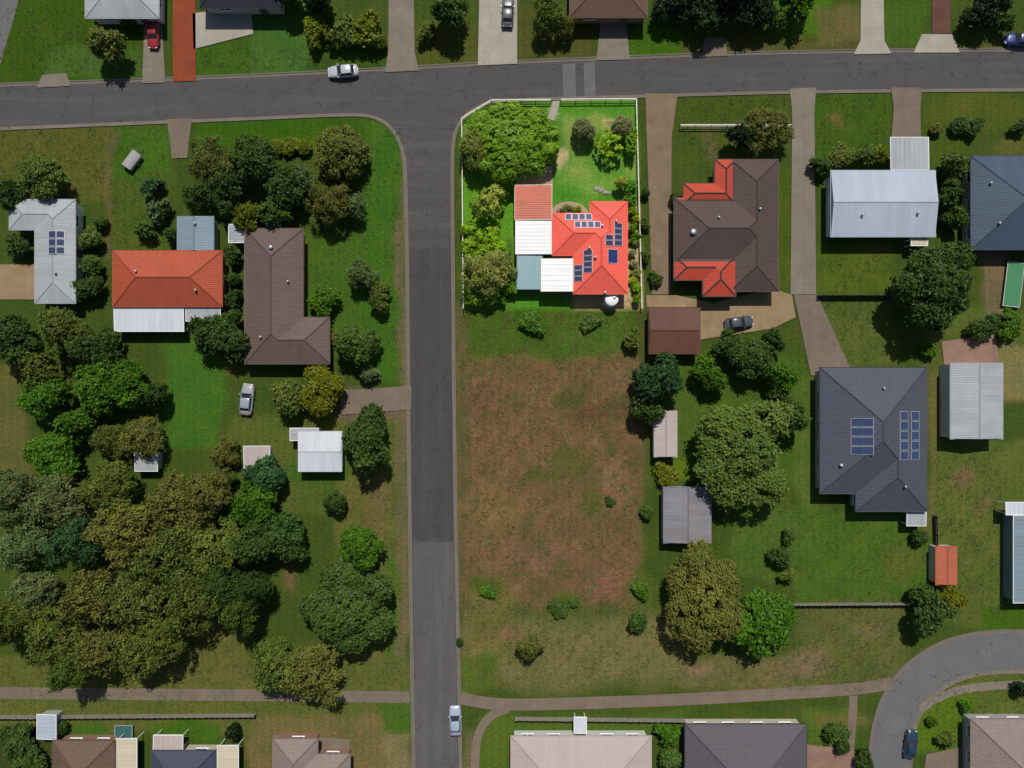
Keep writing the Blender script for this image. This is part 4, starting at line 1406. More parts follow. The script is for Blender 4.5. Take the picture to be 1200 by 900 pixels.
PANELS = {}
POSTS = {'paling': shared('post', [(-0.06, -0.06, 0, 0.06, 0.06, 1.38)], M['timber']), 'dark': shared('post', [(-0.06, -0.06, 0, 0.06, 0.06, 1.38)], M['timber_dark']),
         'rail': shared('post', [(-0.05, -0.05, 0, 0.05, 0.05, 1.07)], M['fence_pale'])}
fence([(543.5, 362), (541.5, 141), (576, 120), (645, 119.5)], 'pale low rail fence round the big leafy corner tree', 'rail', 'rail_fence')
fence([(657, 119.3), (744.5, 118.6), (751, 362)], 'pale low rail fence along the bright lawn and the gravel drive', 'rail', 'rail_fence')
fence([(957, 347), (1045, 347)], 'dark timber fence across the lawn by the bent driveway', 'dark')
fence([(-40, 838), (42, 838), (300, 836)], 'grey paling fence behind the umber and indigo tiled houses')
fence([(604, 840), (800, 842)], 'grey paling fence behind the pinkish white roofed house')
fence([(880, 707), (1078, 706)], 'grey paling fence below the charcoal tiled house lawn')
fence([(1093, 604), (1096, 706)], 'dark timber fence beside the terracotta garden shed', 'dark')
fence([(796, 149), (924, 149)], 'pale low rail fence before the patchwork roof house', 'rail', 'rail_fence')


# ------------------------------------------------------------------ plants
def crown_mesh(name, seed, lobes, nclump, nleaf, ll, lw, sig, style='random', dome=False, zlo=0.32, mat='leaf', droop=0.2):
    rg = np.random.default_rng(seed)
    # lobes: ellipsoids that make the outline uneven
    LB = []
    if dome:
        LB.append((0, 0, 0.40, 0.86, 0.50))
        for k in range(lobes):
            a = 2 * math.pi * k / lobes + rg.uniform(-.3, .3)
            r = rg.uniform(0.2, 0.22)
            LB.append((0.76 * math.cos(a), 0.76 * math.sin(a), rg.uniform(0.40, 0.5), r, r * 1.2))
        for k in range(lobes):
            a = rg.uniform(0, 6.28); d = rg.uniform(0.1, 0.6)
            r = rg.uniform(0.18, 0.26)
            LB.append((d * math.cos(a), d * math.sin(a), 0.72 - 0.25 * d, r, r))
    else:
        for k in range(lobes):
            a = 2 * math.pi * k / lobes * 1.0 + rg.uniform(-.45, .45)
            d = 0.0 if k == 0 else rg.uniform(0.34, 0.72)
            r = rg.uniform(0.20, 0.34 if lobes > 10 else 0.42) if k else 0.42
            if k and d + r > 1.02: d = 1.02 - r
            LB.append((d * math.cos(a), d * math.sin(a), rg.uniform(0.5, 0.68) if k else 0.72, r, min(r * rg.uniform(0.6, 0.85), 0.34)))
    LB = np.array(LB)
    wts = LB[:, 3] ** 2; wts = wts / wts.sum()
    ltone = rg.normal(0, 0.16, len(LB))
    C, NR, LI = [], [], []
    tries = 0
    while len(C) < nclump and tries < nclump * 30:
        tries += 1
        i = rg.choice(len(LB), p=wts)
        v = rg.normal(size=3); v /= np.linalg.norm(v)
        if v[2] < -0.45: continue
        sh = rg.uniform(0.78, 1.06)
        c = LB[i, :3] + v * np.array([LB[i, 3], LB[i, 3], LB[i, 4]]) * sh
        q = (c[None] - LB[:, :3]) / np.stack([LB[:, 3], LB[:, 3], LB[:, 4]], 1)
        dd = np.linalg.norm(q, axis=1); dd[i] = 9
        if dd.min() < 0.72: continue
        if c[2] < zlo * 0.8 or c[2] > 1.03: continue
        C.append(c); NR.append(v); LI.append(i)
    C = np.array(C); NR = np.array(NR)
    n = len(C)
    tone = np.repeat(np.clip(rg.normal(0.48, 0.26, n) + ltone[np.array(LI)], 0, 1), nleaf)
    if style == 'rosette':
        ax = NR + np.array([0, 0, 0.6]); ax /= np.linalg.norm(ax, axis=1)[:, None]
        ax = np.repeat(ax, nleaf, 0)
        cc = np.repeat(C, nleaf, 0)
        t = rg.normal(size=(n * nleaf, 3)); t -= ax * (t * ax).sum(1)[:, None]; t /= np.linalg.norm(t, axis=1)[:, None]
        el = rg.uniform(-0.3, 0.45, (n * nleaf, 1))
        d = t * np.cos(el) + ax * np.sin(el)
        w = np.cross(d, ax); w /= np.linalg.norm(w, axis=1)[:, None] + 1e-9
        nn = np.cross(w, d)
        s = rg.uniform(0.75, 1.25, (n * nleaf, 1))
        base = cc + rg.normal(size=cc.shape) * sig * 0.35
        mid = base + d * ll * 0.55 * s
        tip = base + d * ll * s - ax * ll * droop * s
        wl = w * lw * s / 2
        V = np.stack([base, mid + wl, tip, mid - wl], 1).reshape(-1, 3)
    else:
        cc = np.repeat(C, nleaf, 0)
        nr = np.repeat(NR, nleaf, 0)
        off = rg.normal(size=cc.shape) * sig
        pos = cc + off
        nrm = nr * 0.6 + np.array([0, 0.12, 0.85]) + rg.normal(size=cc.shape) * 0.42
        nrm /= np.linalg.norm(nrm, axis=1)[:, None]
        t = rg.normal(size=cc.shape); t -= nrm * (t * nrm).sum(1)[:, None]; t /= np.linalg.norm(t, axis=1)[:, None]
        w = np.cross(nrm, t)
        s = rg.uniform(0.65, 1.3, (len(cc), 1))
        dl = t * ll * s / 2; dw = w * lw * s / 2
        V = np.stack([pos - dl, pos + dw + nrm * ll * 0.06, pos + dl - nrm * ll * droop * s, pos - dw + nrm * ll * 0.06], 1).reshape(-1, 3)
    m = len(V) // 4
    F = np.arange(m * 4).reshape(-1, 4)
    me = bpy.data.meshes.new(name)
    me.vertices.add(len(V)); me.vertices.foreach_set('co', V.ravel().astype(np.float32))
    me.loops.add(F.size); me.loops.foreach_set('vertex_index', F.ravel().astype(np.int32))
    me.polygons.add(m); me.polygons.foreach_set('loop_start', np.arange(0, F.size, 4).astype(np.int32))
    me.update(calc_edges=True)
    at = me.attributes.new('tone', 'FLOAT', 'FACE')
    at.data.foreach_set('value', tone.astype(np.float32))
    me.materials.append(M[mat])
    return me, LB


def trunk_mesh(LB, seed, r0=0.055, mat='bark', base_spread=0.0):
    rg = random.Random(seed)
    V, F = [], []
    tube([(0, 0, -0.02), (0.01, 0, 0.05), (rg.uniform(-.03, .03), rg.uniform(-.03, .03), 0.28), (rg.uniform(-.05, .05), rg.uniform(-.05, .05), 0.55)], [r0 * 1.5, r0, r0 * 0.8, r0 * 0.35], 9, V, F)
    for l in LB[1:8]:
        z0 = rg.uniform(0.16, 0.36)
        m_ = (l[0] * 0.45 + rg.uniform(-.04, .04), l[1] * 0.45 + rg.uniform(-.04, .04), z0 + (l[2] - z0) * 0.6)
        tube([(0, 0, z0), m_, (l[0], l[1], l[2]), (l[0] * 1.25, l[1] * 1.25, l[2] + 0.05)], [r0 * 0.55, r0 * 0.4, r0 * 0.2, r0 * 0.06], 6, V, F)
    me = bpy.data.meshes.new('trunk')
    me.from_pydata(V, [], F); me.materials.append(M[mat])
    me.polygons.foreach_set('use_smooth', [True] * len(me.polygons))
    return me


PROTO = {}


def proto(key, variants, **kw):
    tm = kw.pop('trunkmat', 'bark'); r0 = kw.pop('r0', 0.05)
    L = []
    for v in range(variants):
        me, LB = crown_mesh('crown', hash((len(key), ord(key[0]), v)) % 1000 + v * 17, **kw)
        L.append((me, trunk_mesh(LB, v, r0, tm)))
    PROTO[key] = L


proto('broad', 3, lobes=9, nclump=330, nleaf=24, ll=0.105, lw=0.06, sig=0.05)
proto('gum', 5, lobes=11, nclump=260, nleaf=26, ll=0.085, lw=0.034, sig=0.052, mat='leaf_dull', trunkmat='bark_pale', r0=0.045)
proto('medium', 3, lobes=7, nclump=150, nleaf=24, ll=0.16, lw=0.09, sig=0.075)
proto('fine', 3, lobes=8, nclump=190, nleaf=26, ll=0.12, lw=0.045, sig=0.07, mat='leaf_dull', trunkmat='bark_pale')
proto('shrub', 4, lobes=6, nclump=70, nleaf=22, ll=0.26, lw=0.13, sig=0.11, r0=0.06)
proto('rosette', 2, lobes=8, nclump=85, nleaf=11, ll=0.20, lw=0.085, sig=0.05, style='rosette')
proto('big_rosette', 1, dome=True, lobes=16, nclump=2000, nleaf=10, ll=0.066, lw=0.030, sig=0.018, style='rosette', zlo=0.2)
proto('giant', 2, lobes=13, nclump=900, nleaf=24, ll=0.062, lw=0.036, sig=0.032)
proto('giant_gum', 2, lobes=14, nclump=760, nleaf=26, ll=0.056, lw=0.024, sig=0.034, mat='leaf_dull', trunkmat='bark_pale', r0=0.035)
proto('sparse', 2, lobes=10, nclump=40, nleaf=15, ll=0.19, lw=0.10, sig=0.06, style='rosette', r0=0.05)
proto('dome', 3, dome=True, lobes=9, nclump=330, nleaf=24, ll=0.13, lw=0.045, sig=0.06, mat='leaf_dull', zlo=0.15)
PC = {'d': (0.062, 0.114, 0.022), 'D': (0.026, 0.050, 0.016), 'o': (0.142, 0.188, 0.032), 'b': (0.080, 0.185, 0.010), 'y': (0.165, 0.190, 0.008), 'g': (0.150, 0.202, 0.072),
      't': (0.168, 0.184, 0.038), 'e': (0.054, 0.122, 0.040), 'm': (0.086, 0.150, 0.026),
      # middle block leaves: its brighter light than the surroundings is put into the colour
      'L': (0.310, 0.480, 0.020), 'M': (0.215, 0.375, 0.020), 'P': (0.500, 0.540, 0.085), 'O': (0.290, 0.335, 0.085), 'G': (0.370, 0.375, 0.170), 'V': (0.130, 0.330, 0.022), 'Y': (0.440, 0.460, 0.020)}
tcount = 0


def plant(px, py, r, h, kind, color, label, cat='tree', group=None, name='tree', ry=None):
    global tcount
    tcount += 1
    rg = random.Random(tcount * 13 + 5)
    x, y = W(px, py, h * 0.6)
    R_ = r * SC * (1 - h * 0.6 / CAM_H)
    RY = (ry or r) * SC * (1 - h * 0.6 / CAM_H)
    rz = rg.uniform(0, 6.28) if abs(R_ - RY) < 0.3 else 0.0
    root = empty(name, (x, y, 0), rz, (R_ * 1.06, RY * 1.06, h))
    tag(root, label, cat, group)
    cm, tm = PROTO[kind][rg.randrange(len(PROTO[kind]))]
    c = PC[color]
    k = rg.uniform(0.88, 1.14); hu = rg.uniform(0.92, 1.1)
    inst('crown', cm, root, color=(c[0] * k * hu, c[1] * k, c[2] * k))
    inst('trunk' if cat == 'tree' else 'stem', tm, root)
    return root


def trees(label, rows, cat='tree', group=None, name='tree'):
    if len(rows) > 1 and group is None: group = label
    for row in rows:
        plant(*row[:6], label, cat, group, name, row[6] if len(row) > 6 else None)


# --- middle block
plant(599, 164, 56, 7.0, 'big_rosette', 'M', 'huge dense leafy green tree filling the corner of the bright block', 'tree', None, 'spreading_tree', 46)
trees('soft olive tree pressed against the huge leafy corner tree', [(557, 171, 17, 6.0, 'dome', 'O', 25)])
trees('pale yellow green rounded tree west of the faded red garage', [(572, 235, 22, 5.2, 'rosette', 'P')])
trees('lime green leafy shrub in the thicket west of the white carport', [(553, 270, 14, 3.0, 'rosette', 'L'), (572, 280, 16, 3.4, 'rosette', 'L'), (553, 291, 15, 3.2, 'rosette', 'L'), (588, 292, 11, 2.6, 'rosette', 'L'), (568, 297, 13, 3.0, 'rosette', 'L')], 'shrub', 'lime thicket', 'leafy_shrub')
trees('broad grey olive tree beside the pale teal shelter', [(570, 322, 30, 6.5, 'gum', 'O')])
trees('narrow grey olive tree next to the teal shelter wall', [(591, 312, 15, 5.0, 'fine', 'O')])
trees('dark green bush in the shade below the grey olive tree', [(597, 336, 10, 2.2, 'shrub', 'M'), (553, 348, 13, 2.4, 'shrub', 'M'), (574, 350, 13, 2.2, 'shrub', 'M'), (552, 310, 12, 3.0, 'shrub', 'M')], 'bush', 'shaded bushes', 'bush')
trees('fresh green upright bush at the edge of the back lawn', [(588, 351, 6, 1.6, 'shrub', 'V')], 'bush', None, 'bush')
trees('round grey brown tree standing alone on the bright lawn', [(684.5, 151, 12, 4.2, 'dome', 'G', 14)])
trees('round grey brown tree at the lawn corner by the rail fence', [(730, 148, 12.5, 4.2, 'dome', 'G')])
trees('open lime green tree with separate leaf clusters on the lawn', [(713, 170, 18, 3.6, 'sparse', 'L')])
trees('deep green shrub beside the rail fence and lime tree', [(741, 166, 8, 2.8, 'shrub', 'M', 14)], 'shrub', None, 'shrub')
trees('small yellowish tree at the end of the rock row', [(727, 214, 8, 3.0, 'fine', 'P')])
trees('vivid green bush near the red roof corner and rail fence', [(740, 221, 9, 2.2, 'shrub', 'V'), (739, 236, 8, 1.8, 'shrub', 'V')], 'bush', 'corner bushes', 'bush')
rr = random.Random(21)
for k, (py, c, r) in enumerate([(247, 'L', 6), (257, 'Y', 6), (267, 'M', 5), (276, 'V', 6), (285, 'O', 5), (297, 'G', 5), (309, 'G', 6), (319, 'O', 6), (329, 'Y', 6), (339, 'L', 6), (350, 'M', 6), (281, 'M', 4), (334, 'V', 5)]):
    lb = {'L': 'lime green', 'Y': 'yellow', 'M': 'mid green', 'V': 'vivid green', 'O': 'olive', 'G': 'grey brown'}[c] + ' shrub in the narrow side bed of the red roofed house'
    plant(743 + rr.uniform(-2, 3), py, r, rr.uniform(1.0, 2.0), 'shrub', c, lb, 'shrub', 'side bed shrubs', 'shrub')
for (px, py, c, lb) in [(660, 246, 'O', 'olive plant in the half round garden bed'), (668, 243, 'G', 'brownish plant in the half round garden bed'), (674, 245.5, 'L', 'lime plant in the half round garden bed'), (679, 244, 'Y', 'yellow plant in the half round garden bed'), (664, 242, 'G', 'brownish plant in the half round garden bed')]:
    plant(px, py, 3.4, 0.8, 'shrub', c, lb, 'plant', 'half round bed plants', 'garden_plant')

# --- north side of the long street
trees('dark tree with brownish top on the lawn by the red hatchback', [(124, 50, 21, 5.5, 'medium', 't')])
trees('small green shrub near the dark brownish tree', [(148, 24, 10, 2, 'shrub', 'm')], 'shrub', None, 'shrub')
trees('clipped yellow green hedge shrub above the parked silver sedan', [(372, 36, 17, 2.8, 'shrub', 'y'), (402, 38, 18, 3.0, 'shrub', 'o'), (432, 34, 18, 3.0, 'shrub', 'y'), (445, 48, 10, 2.2, 'shrub', 'o')], 'hedge', 'hedge above the silver sedan', 'hedge_shrub')
trees('dark broad tree behind the yellow green hedge', [(374, -2, 24, 6, 'medium', 'D'), (340, -10, 22, 6, 'medium', 'd')], 'tree', 'trees behind the hedge')
trees('dark green tree between two pale northern driveways', [(522, 14, 24, 6, 'medium', 'd')])
trees('olive shrub below the dark tree between pale driveways', [(502, 38, 12, 2.2, 'shrub', 'o')], 'shrub', None, 'shrub')
trees('loose olive tree left of the taupe northern house', [(640, 18, 20, 5, 'fine', 'o'), (664, 30, 14, 3.5, 'fine', 't')], 'tree', 'loose olive trees')
trees('very dark tree beside the taupe northern house', [(792, 4, 26, 5, 'broad', 'D')])
trees('very dark tree over the small brown apron', [(832, 10, 27, 5, 'broad', 'D')])
trees('very dark tree beside the fresh green northern tree', [(880, 6, 29, 5.5, 'broad', 'D')])
trees('tallest dark tree at the back of the northern clump', [(858, -22, 34, 8, 'broad', 'D'), (818, -22, 30, 7, 'broad', 'd')], 'tree', 'back of the northern clump')
trees('fresh green tree at the edge of the shaded northern clump', [(932, 2, 20, 5, 'medium', 'b'), (912, 24, 12, 3, 'shrub', 'm')], 'tree', 'fresh green trees')
trees('very dark tree above the bright blue sedan', [(1150, 12, 23, 4.5, 'medium', 'D'), (1170, -14, 24, 6, 'medium', 'D')], 'tree', 'dark trees by the blue sedan')
trees('pale green small tree beside the bright blue sedan', [(1178, 26, 11, 3, 'shrub', 'm')])
# --- west blocks
trees('deep olive tree above the white metal roofed house', [(48, 206, 28, 6, 'broad', 'o')])
trees('dark green tree beside the deep olive tree', [(10, 226, 20, 5, 'medium', 'd')])
trees('shrub squeezed between the white roofed and orange tiled houses', [(104, 282, 15, 3, 'medium', 'o'), (106, 312, 14, 3, 'shrub', 'm'), (104, 338, 16, 3.4, 'medium', 'd'), (118, 262, 8, 2, 'shrub', 'm'), (84, 318, 7, 2, 'shrub', 'b')], 'shrub', 'shrubs between the white and orange houses', 'shrub')
trees('dark shrub in the elbow of the white metal roofed house', [(24, 288, 16, 3, 'medium', 'd')], 'shrub', None, 'shrub')
trees('brownish tree at the end of the short brown driveway', [(246, 190, 30, 6, 'gum', 't')])
trees('dark feathery tree above the pale blue grey shed', [(238, 226, 22, 5, 'fine', 'd')])
trees('dark green tree beside the low yellow green hedge', [(300, 188, 30, 6.5, 'broad', 'd')])
trees('dark green tree above the mauve tiled house gable', [(334, 222, 28, 6, 'broad', 'd')])
trees('mid green tree leaning over the mauve tiled house', [(318, 248, 20, 5, 'medium', 'm')])
trees('dark tree between the brownish tree and dark clump', [(272, 216, 18, 5, 'medium', 'd')])
trees('small dark tree beside the pale blue grey shed', [(268, 244, 14, 4, 'medium', 'd')])
trees('yellow green tree beside the tiny grey shed', [(292, 254, 17, 4.5, 'medium', 'y')])
trees('grey green tree between the dark clump and corner trees', [(352, 212, 18, 5, 'fine', 'g')])
trees('small grey green shrub above the orange tiled house', [(180, 220, 12, 2.6, 'shrub', 'e'), (184, 246, 14, 3, 'shrub', 'g'), (172, 268, 12, 2.6, 'shrub', 'm'), (202, 276, 10, 2.6, 'shrub', 'd')], 'shrub', 'shrubs above the orange house', 'shrub')
trees('brown olive tree on the green street corner', [(399, 178, 30, 6, 'dome', 't')])
trees('brown olive tree below the street corner tree', [(386, 240, 27, 6, 'gum', 't')])
trees('small grey tree on the lawn near the street corner', [(414, 242, 16, 4, 'fine', 'g')])
trees('low yellow green hedge on the green street corner', [(308, 172, 10, 1.4, 'shrub', 'y'), (324, 172, 10, 1.4, 'shrub', 'y'), (340, 172, 10, 1.4, 'shrub', 'y'), (356, 172, 10, 1.4, 'shrub', 'y')], 'hedge', 'low corner hedge', 'hedge_shrub')
trees('dark shrub between the orange and mauve tiled houses', [(273, 300, 10, 2.6, 'shrub', 'd'), (274, 326, 9, 2.4, 'shrub', 'm'), (275, 350, 10, 2.6, 'shrub', 'd')], 'shrub', 'shrubs between orange and mauve houses', 'shrub')
trees('dark dense tree at the end of the long white awning', [(242, 394, 22, 5, 'medium', 'd')])
trees('dark dense tree against the mauve tiled house wall', [(268, 402, 25, 5.5, 'broad', 'd')])
trees('mid green small tree below the short grey awning', [(268, 376, 14, 4, 'medium', 'm')])
trees('dark bush at the lawn corner of the mauve tiled house', [(382, 352, 18, 3.6, 'medium', 'b')], 'bush', None, 'bush')
trees('dull grey green tree on the lawn by the side street', [(424, 322, 18, 4.6, 'fine', 'g')])
trees('yellowish bush on the lawn by the side street', [(444, 348, 16, 3.2, 'medium', 'o')], 'bush', None, 'bush')
trees('rounded dark green tree with orange bloom near the mauve house', [(418, 402, 25, 5.5, 'broad', 'm')])
trees('small orange brown bush at the mauve tiled house corner', [(391, 396, 8, 1.8, 'shrub', 't')], 'bush', None, 'bush')
trees('grey green bush above the brown side driveway', [(430, 438, 12, 2.4, 'shrub', 'g')], 'bush', None, 'bush')
trees('yellow green spreading tree south of the mauve tiled house', [(374, 458, 29, 5, 'broad', 'y')])
trees('olive tree between the grey wagon and yellow green tree', [(340, 470, 24, 4.6, 'medium', 'o')])
trees('tall oval dark green tree between white cabin and side street', [(436, 512, 30, 7.5, 'broad', 'd', 40)])
trees('yellowish shrub beside the oval dark green tree', [(412, 522, 10, 2.4, 'shrub', 'y')], 'shrub', None, 'shrub')
trees('deep green tree below the tan paving by the white roofed house', [(22, 396, 30, 7, 'broad', 'd')])
trees('olive gum directly below the white roofed house', [(70, 388, 30, 7, 'gum', 'o')])
trees('deep green tree between the olive gum and long white awning', [(110, 404, 26, 6, 'broad', 'd')])
trees('small olive tree between dry grass and bright green trees', [(48, 432, 22, 6, 'medium', 'o')])
trees('small deep green tree above the widest bright green tree', [(130, 430, 18, 5, 'medium', 'd')])
trees('widest fresh bright green tree west of the open back lawn', [(116, 456, 34, 6.5, 'broad', 'b')])
trees('fresh bright green tree on the rim of the open back lawn', [(154, 448, 28, 6.5, 'broad', 'b')])
trees('bright green tree at the dry grass beyond the widest bright tree', [(56, 466, 28, 6, 'broad', 'b')])
trees('small bright green tree in the gap above the lone bright crown', [(92, 494, 24, 5.5, 'medium', 'b')])
trees('bright green crown bordering the grey green grove', [(62, 540, 33, 6, 'broad', 'b')])
trees('narrow dark tree against the open back lawn', [(183, 464, 14, 5, 'medium', 'd')])
trees('brown olive tree shading the half hidden pale shed', [(168, 512, 27, 6, 'gum', 't')])
trees('olive tree between bright green trees and the shaded pale shed', [(128, 518, 22, 5.5, 'gum', 'o')])
trees('brownish small tree next to the small whitish tool shed', [(263, 530, 17, 4, 'fine', 't'), (262, 560, 14, 4, 'fine', 'o')], 'tree', 'small trees by the tool shed')
GROVE = [(18, 580, 34, 'g', 'grey green gum by the dry grass at the grove edge'), (70, 588, 36, 'g', 'grey green gum just below the lone bright green crown'), (24, 640, 32, 'g', 'grey green gum deep in the pale side of the grove'),
         (90, 636, 32, 'e', 'bluish green gum beside the brown tinged gums'), (44, 692, 28, 'g', 'small grey green gum next to the olive fringe of the grove'), (130, 572, 34, 'o', 'olive gum right under the half hidden pale shed'),
         (150, 622, 42, 't', 'broad brown tinged gum beside the bluish green gum'), (204, 592, 42, 't', 'broad brown tinged gum nearest the open back lawn'), (240, 580, 32, 't', 'smaller brown tinged gum near the small tool shed trees'),
         (192, 656, 44, 'o', 'broadest olive gum in the heart of the western grove'), (250, 640, 40, 'o', 'olive gum touching the dense green trees by the tool shed'), (262, 690, 32, 'd', 'dark gum over the deep shadow at the grove edge'),
         (226, 706, 38, 'o', 'olive gum beside the dark gum at the grove edge'), (156, 706, 42, 't', 'brown tinged gum between the two broad olive gums'), (104, 700, 38, 't', 'brown tinged gum beside the small grey green gum'),
         (58, 740, 36, 'o', 'olive gum on the grassy fringe of the western grove'), (112, 762, 40, 't', 'wide brown tinged gum above the long footpath'), (164, 764, 36, 't', 'brown tinged gum shading the long footpath'),
         (190, 748, 30, 'o', 'smaller olive gum behind the one shading the footpath'), (282, 722, 22, 'o', 'small olive gum at the shadowed grove corner'), (12, 730, 26, 'o', 'small olive gum on the open grass west of the grove'),
         (84, 786, 22, 'o', 'low olive tree between footpath and wide brown gum'), (300, 688, 20, 'd', 'small dark tree facing the very large green tree')]
rr = random.Random(9)
for x, y, r, c, lb in GROVE:
    plant(x, y, r, rr.uniform(7.5, 11), 'gum', c, lb, 'tree', 'dense western grove', 'gum_tree')
trees('bright green tree just below the small tool shed', [(292, 590, 30, 6, 'broad', 'b')])
trees('bluish green small tree touching the tool shed lawn', [(312, 562, 24, 5, 'medium', 'e')])
trees('dark green tree facing the vivid green rounded tree', [(332, 628, 28, 6.5, 'broad', 'd')])
trees('dark green tree wedged between the grove and sandy patch', [(302, 640, 28, 7, 'broad', 'd')])
trees('small mid green tree at the sandy patch', [(346, 646, 15, 5, 'medium', 'm')])
trees('small dark tree on the dry yard below the white cabin', [(394, 590, 13, 3.6, 'medium', 'd')])
trees('vivid green rounded tree above the large green tree', [(421, 640, 28, 5, 'broad', 'b')])
trees('very large mid green spreading tree beside the side street', [(408, 712, 62, 8.5, 'giant', 'm', 55)])
trees('olive wide tree overhanging the footpath', [(322, 780, 36, 7, 'gum', 'o')])
trees('brown wide tree overhanging the footpath and dry grass', [(366, 792, 40, 7.5, 'gum', 't')])
trees('dark shrub around the small pale blue shed', [(18, 872, 22, 3, 'medium', 'd'), (32, 892, 18, 3, 'medium', 'm'), (72, 852, 8, 1.8, 'shrub', 'd')], 'shrub', 'shrubs by the pale blue shed', 'shrub')
trees('small dark tree beside the indigo house awning', [(272, 856, 9, 3.4, 'shrub', 'D')])
# --- bare block
trees('small lone brownish tree on the bare block near the footpath', [(622, 757, 17, 4.2, 'fine', 't')])
trees('low green weed bush on the bare brown block', [(572, 692, 9, 1.0, 'shrub', 'b'), (654, 712, 11, 1.1, 'shrub', 'm'), (672, 704, 8, 0.9, 'shrub', 'm'), (752, 690, 11, 1.4, 'shrub', 'b'), (757, 601, 9, 1.6, 'shrub', 'm'), (746, 728, 13, 2.2, 'shrub', 'm'), (538, 752, 5, 1.2, 'shrub', 'd'), (715, 586, 6, .8, 'shrub', 'm')], 'bush', 'weed bushes on the bare block', 'bush')
trees('thick bright green bush just south of the bright corner block', [(624, 376, 15, 1.6, 'shrub', 'b')], 'bush', None, 'bush')
trees('olive bush beside the brick brown garage', [(742, 396, 11, 2.4, 'shrub', 'o')], 'bush', None, 'bush')
trees('duller green bush south of the white water tank', [(690, 376, 12, 1.2, 'shrub', 'm')], 'bush', None, 'bush')
# --- east blocks
trees('dark bluish green tree on the rim of the bare block', [(770, 442, 29, 7, 'broad', 'e')])
trees('small dark tree shading the narrow lilac grey shed', [(757, 482, 18, 5, 'medium', 'd')])
trees('lime green bush between the lilac and grey sheds', [(780, 553, 14, 1.8, 'shrub', 'y')], 'bush', None, 'bush')
trees('bright green small tree below the brick brown garage', [(830, 440, 20, 4.5, 'medium', 'b')])
trees('widest mid green tree south of the tan paved yard', [(880, 420, 27, 5.5, 'broad', 'm')])
trees('bright green tree beside the bent driveway', [(912, 440, 21, 5.5, 'medium', 'b')])
trees('mid green tree between brick garage and slate grey sedan', [(850, 404, 17, 4, 'medium', 'm')])
trees('small dark tree where paved yard meets the bent driveway', [(906, 398, 14, 4, 'medium', 'd')])
trees('small dark tree above the big olive gum', [(914, 470, 16, 5, 'medium', 'd')])
trees('big olive gum tree west of the charcoal tiled house', [(872, 526, 74, 9, 'giant_gum', 'o', 64)])
trees('greener small tree on the shoulder of the big olive gum', [(924, 490, 20, 6.5, 'medium', 'm')])
trees('tall brown olive gum tree below the dull grey shed', [(826, 702, 50, 9.5, 'giant_gum', 't', 66)])
trees('wide fresh green tree beside the tall brown gum', [(896, 728, 42, 7, 'broad', 'b')])
trees('small dark shrub along the paling fence by the mown lawn', [(916, 652, 13, 2.6, 'shrub', 'd'), (926, 628, 9, 2, 'shrub', 'm'), (924, 675, 9, 2, 'shrub', 'o')], 'shrub', 'fence shrubs', 'shrub')
trees('tan olive wide tree before the patchwork roof house', [(896, 152, 33, 5.5, 'gum', 't', 27)])
trees('dark tree behind the tan olive wide tree', [(868, 160, 15, 5, 'medium', 'D')])
trees('small dark shrub along the gravel driveway', [(792, 232, 8, 1.8, 'shrub', 'd'), (757, 226, 6, 1.6, 'shrub', 'd'), (757, 300, 7, 1.6, 'shrub', 'm'), (768, 325, 8, 1.6, 'shrub', 'm'), (756, 262, 6, 1.4, 'shrub', 'o')], 'shrub', 'gravel driveway shrubs', 'shrub')
trees('leafy shrub along the front of the pale blue gabled house', [(962, 196, 12, 2.6, 'shrub', 'd'), (984, 186, 17, 3, 'medium', 'o'), (1014, 184, 14, 2.6, 'shrub', 'm'), (1030, 180, 12, 2.4, 'shrub', 'y')], 'shrub', 'shrubs before the pale blue house', 'shrub')
trees('small rust brown shrub by the brown concrete drive', [(1097, 152, 8, 1.4, 'shrub', 't')], 'shrub', None, 'shrub')
trees('dark hedge shrub along the slate blue house front', [(1124, 148, 11, 1.6, 'shrub', 'd'), (1142, 149, 11, 1.6, 'shrub', 'd'), (1196, 150, 10, 1.6, 'shrub', 'd')], 'hedge', 'hedge before the slate blue house', 'hedge_shrub')
trees('olive tree between the pale grey carport and slate blue house', [(1115, 192, 19, 4.5, 'medium', 'o')])
trees('dark tree between the pale blue and slate blue houses', [(1112, 228, 16, 4.2, 'medium', 'd')])
trees('mid green tree above the big dark spreading tree', [(1122, 258, 15, 4, 'medium', 'm')])
trees('big dark spreading tree south of the pale blue house', [(1094, 336, 56, 10, 'giant', 'd', 58)])
trees('green bush on the slope below the green mat', [(1154, 384, 17, 2.6, 'medium', 'd'), (1184, 380, 16, 2.4, 'medium', 'b'), (1088, 412, 10, 1.6, 'shrub', 'b')], 'bush', 'bushes below the green mat', 'bush')
trees('dark tree on the bend below the terracotta shed', [(1088, 718, 24, 5.5, 'medium', 'd')])
trees('small green tree where two fences meet by the bend', [(1076, 694, 13, 3.6, 'shrub', 'm')])
trees('yellow green tree just below the terracotta shed', [(1112, 704, 17, 4.2, 'medium', 'y')])
trees('small shrub behind the porch of the charcoal house', [(1078, 628, 11, 2, 'shrub', 'd')], 'shrub', None, 'shrub')
trees('dark shrub inside the curve of the road', [(1196, 808, 10, 2.4, 'shrub', 'D'), (1110, 868, 10, 2, 'shrub', 'o'), (1092, 846, 7, 1.4, 'shrub', 'b'), (1130, 828, 7, 1.2, 'shrub', 'b')], 'shrub', 'shrubs inside the road curve', 'shrub')
trees('green shrub beside the broad dark charcoal house', [(982, 856, 14, 2.4, 'shrub', 'm'), (986, 874, 10, 2, 'shrub', 'd'), (1014, 890, 11, 2.4, 'shrub', 'd')], 'shrub', 'shrubs beside the charcoal row house', 'shrub')
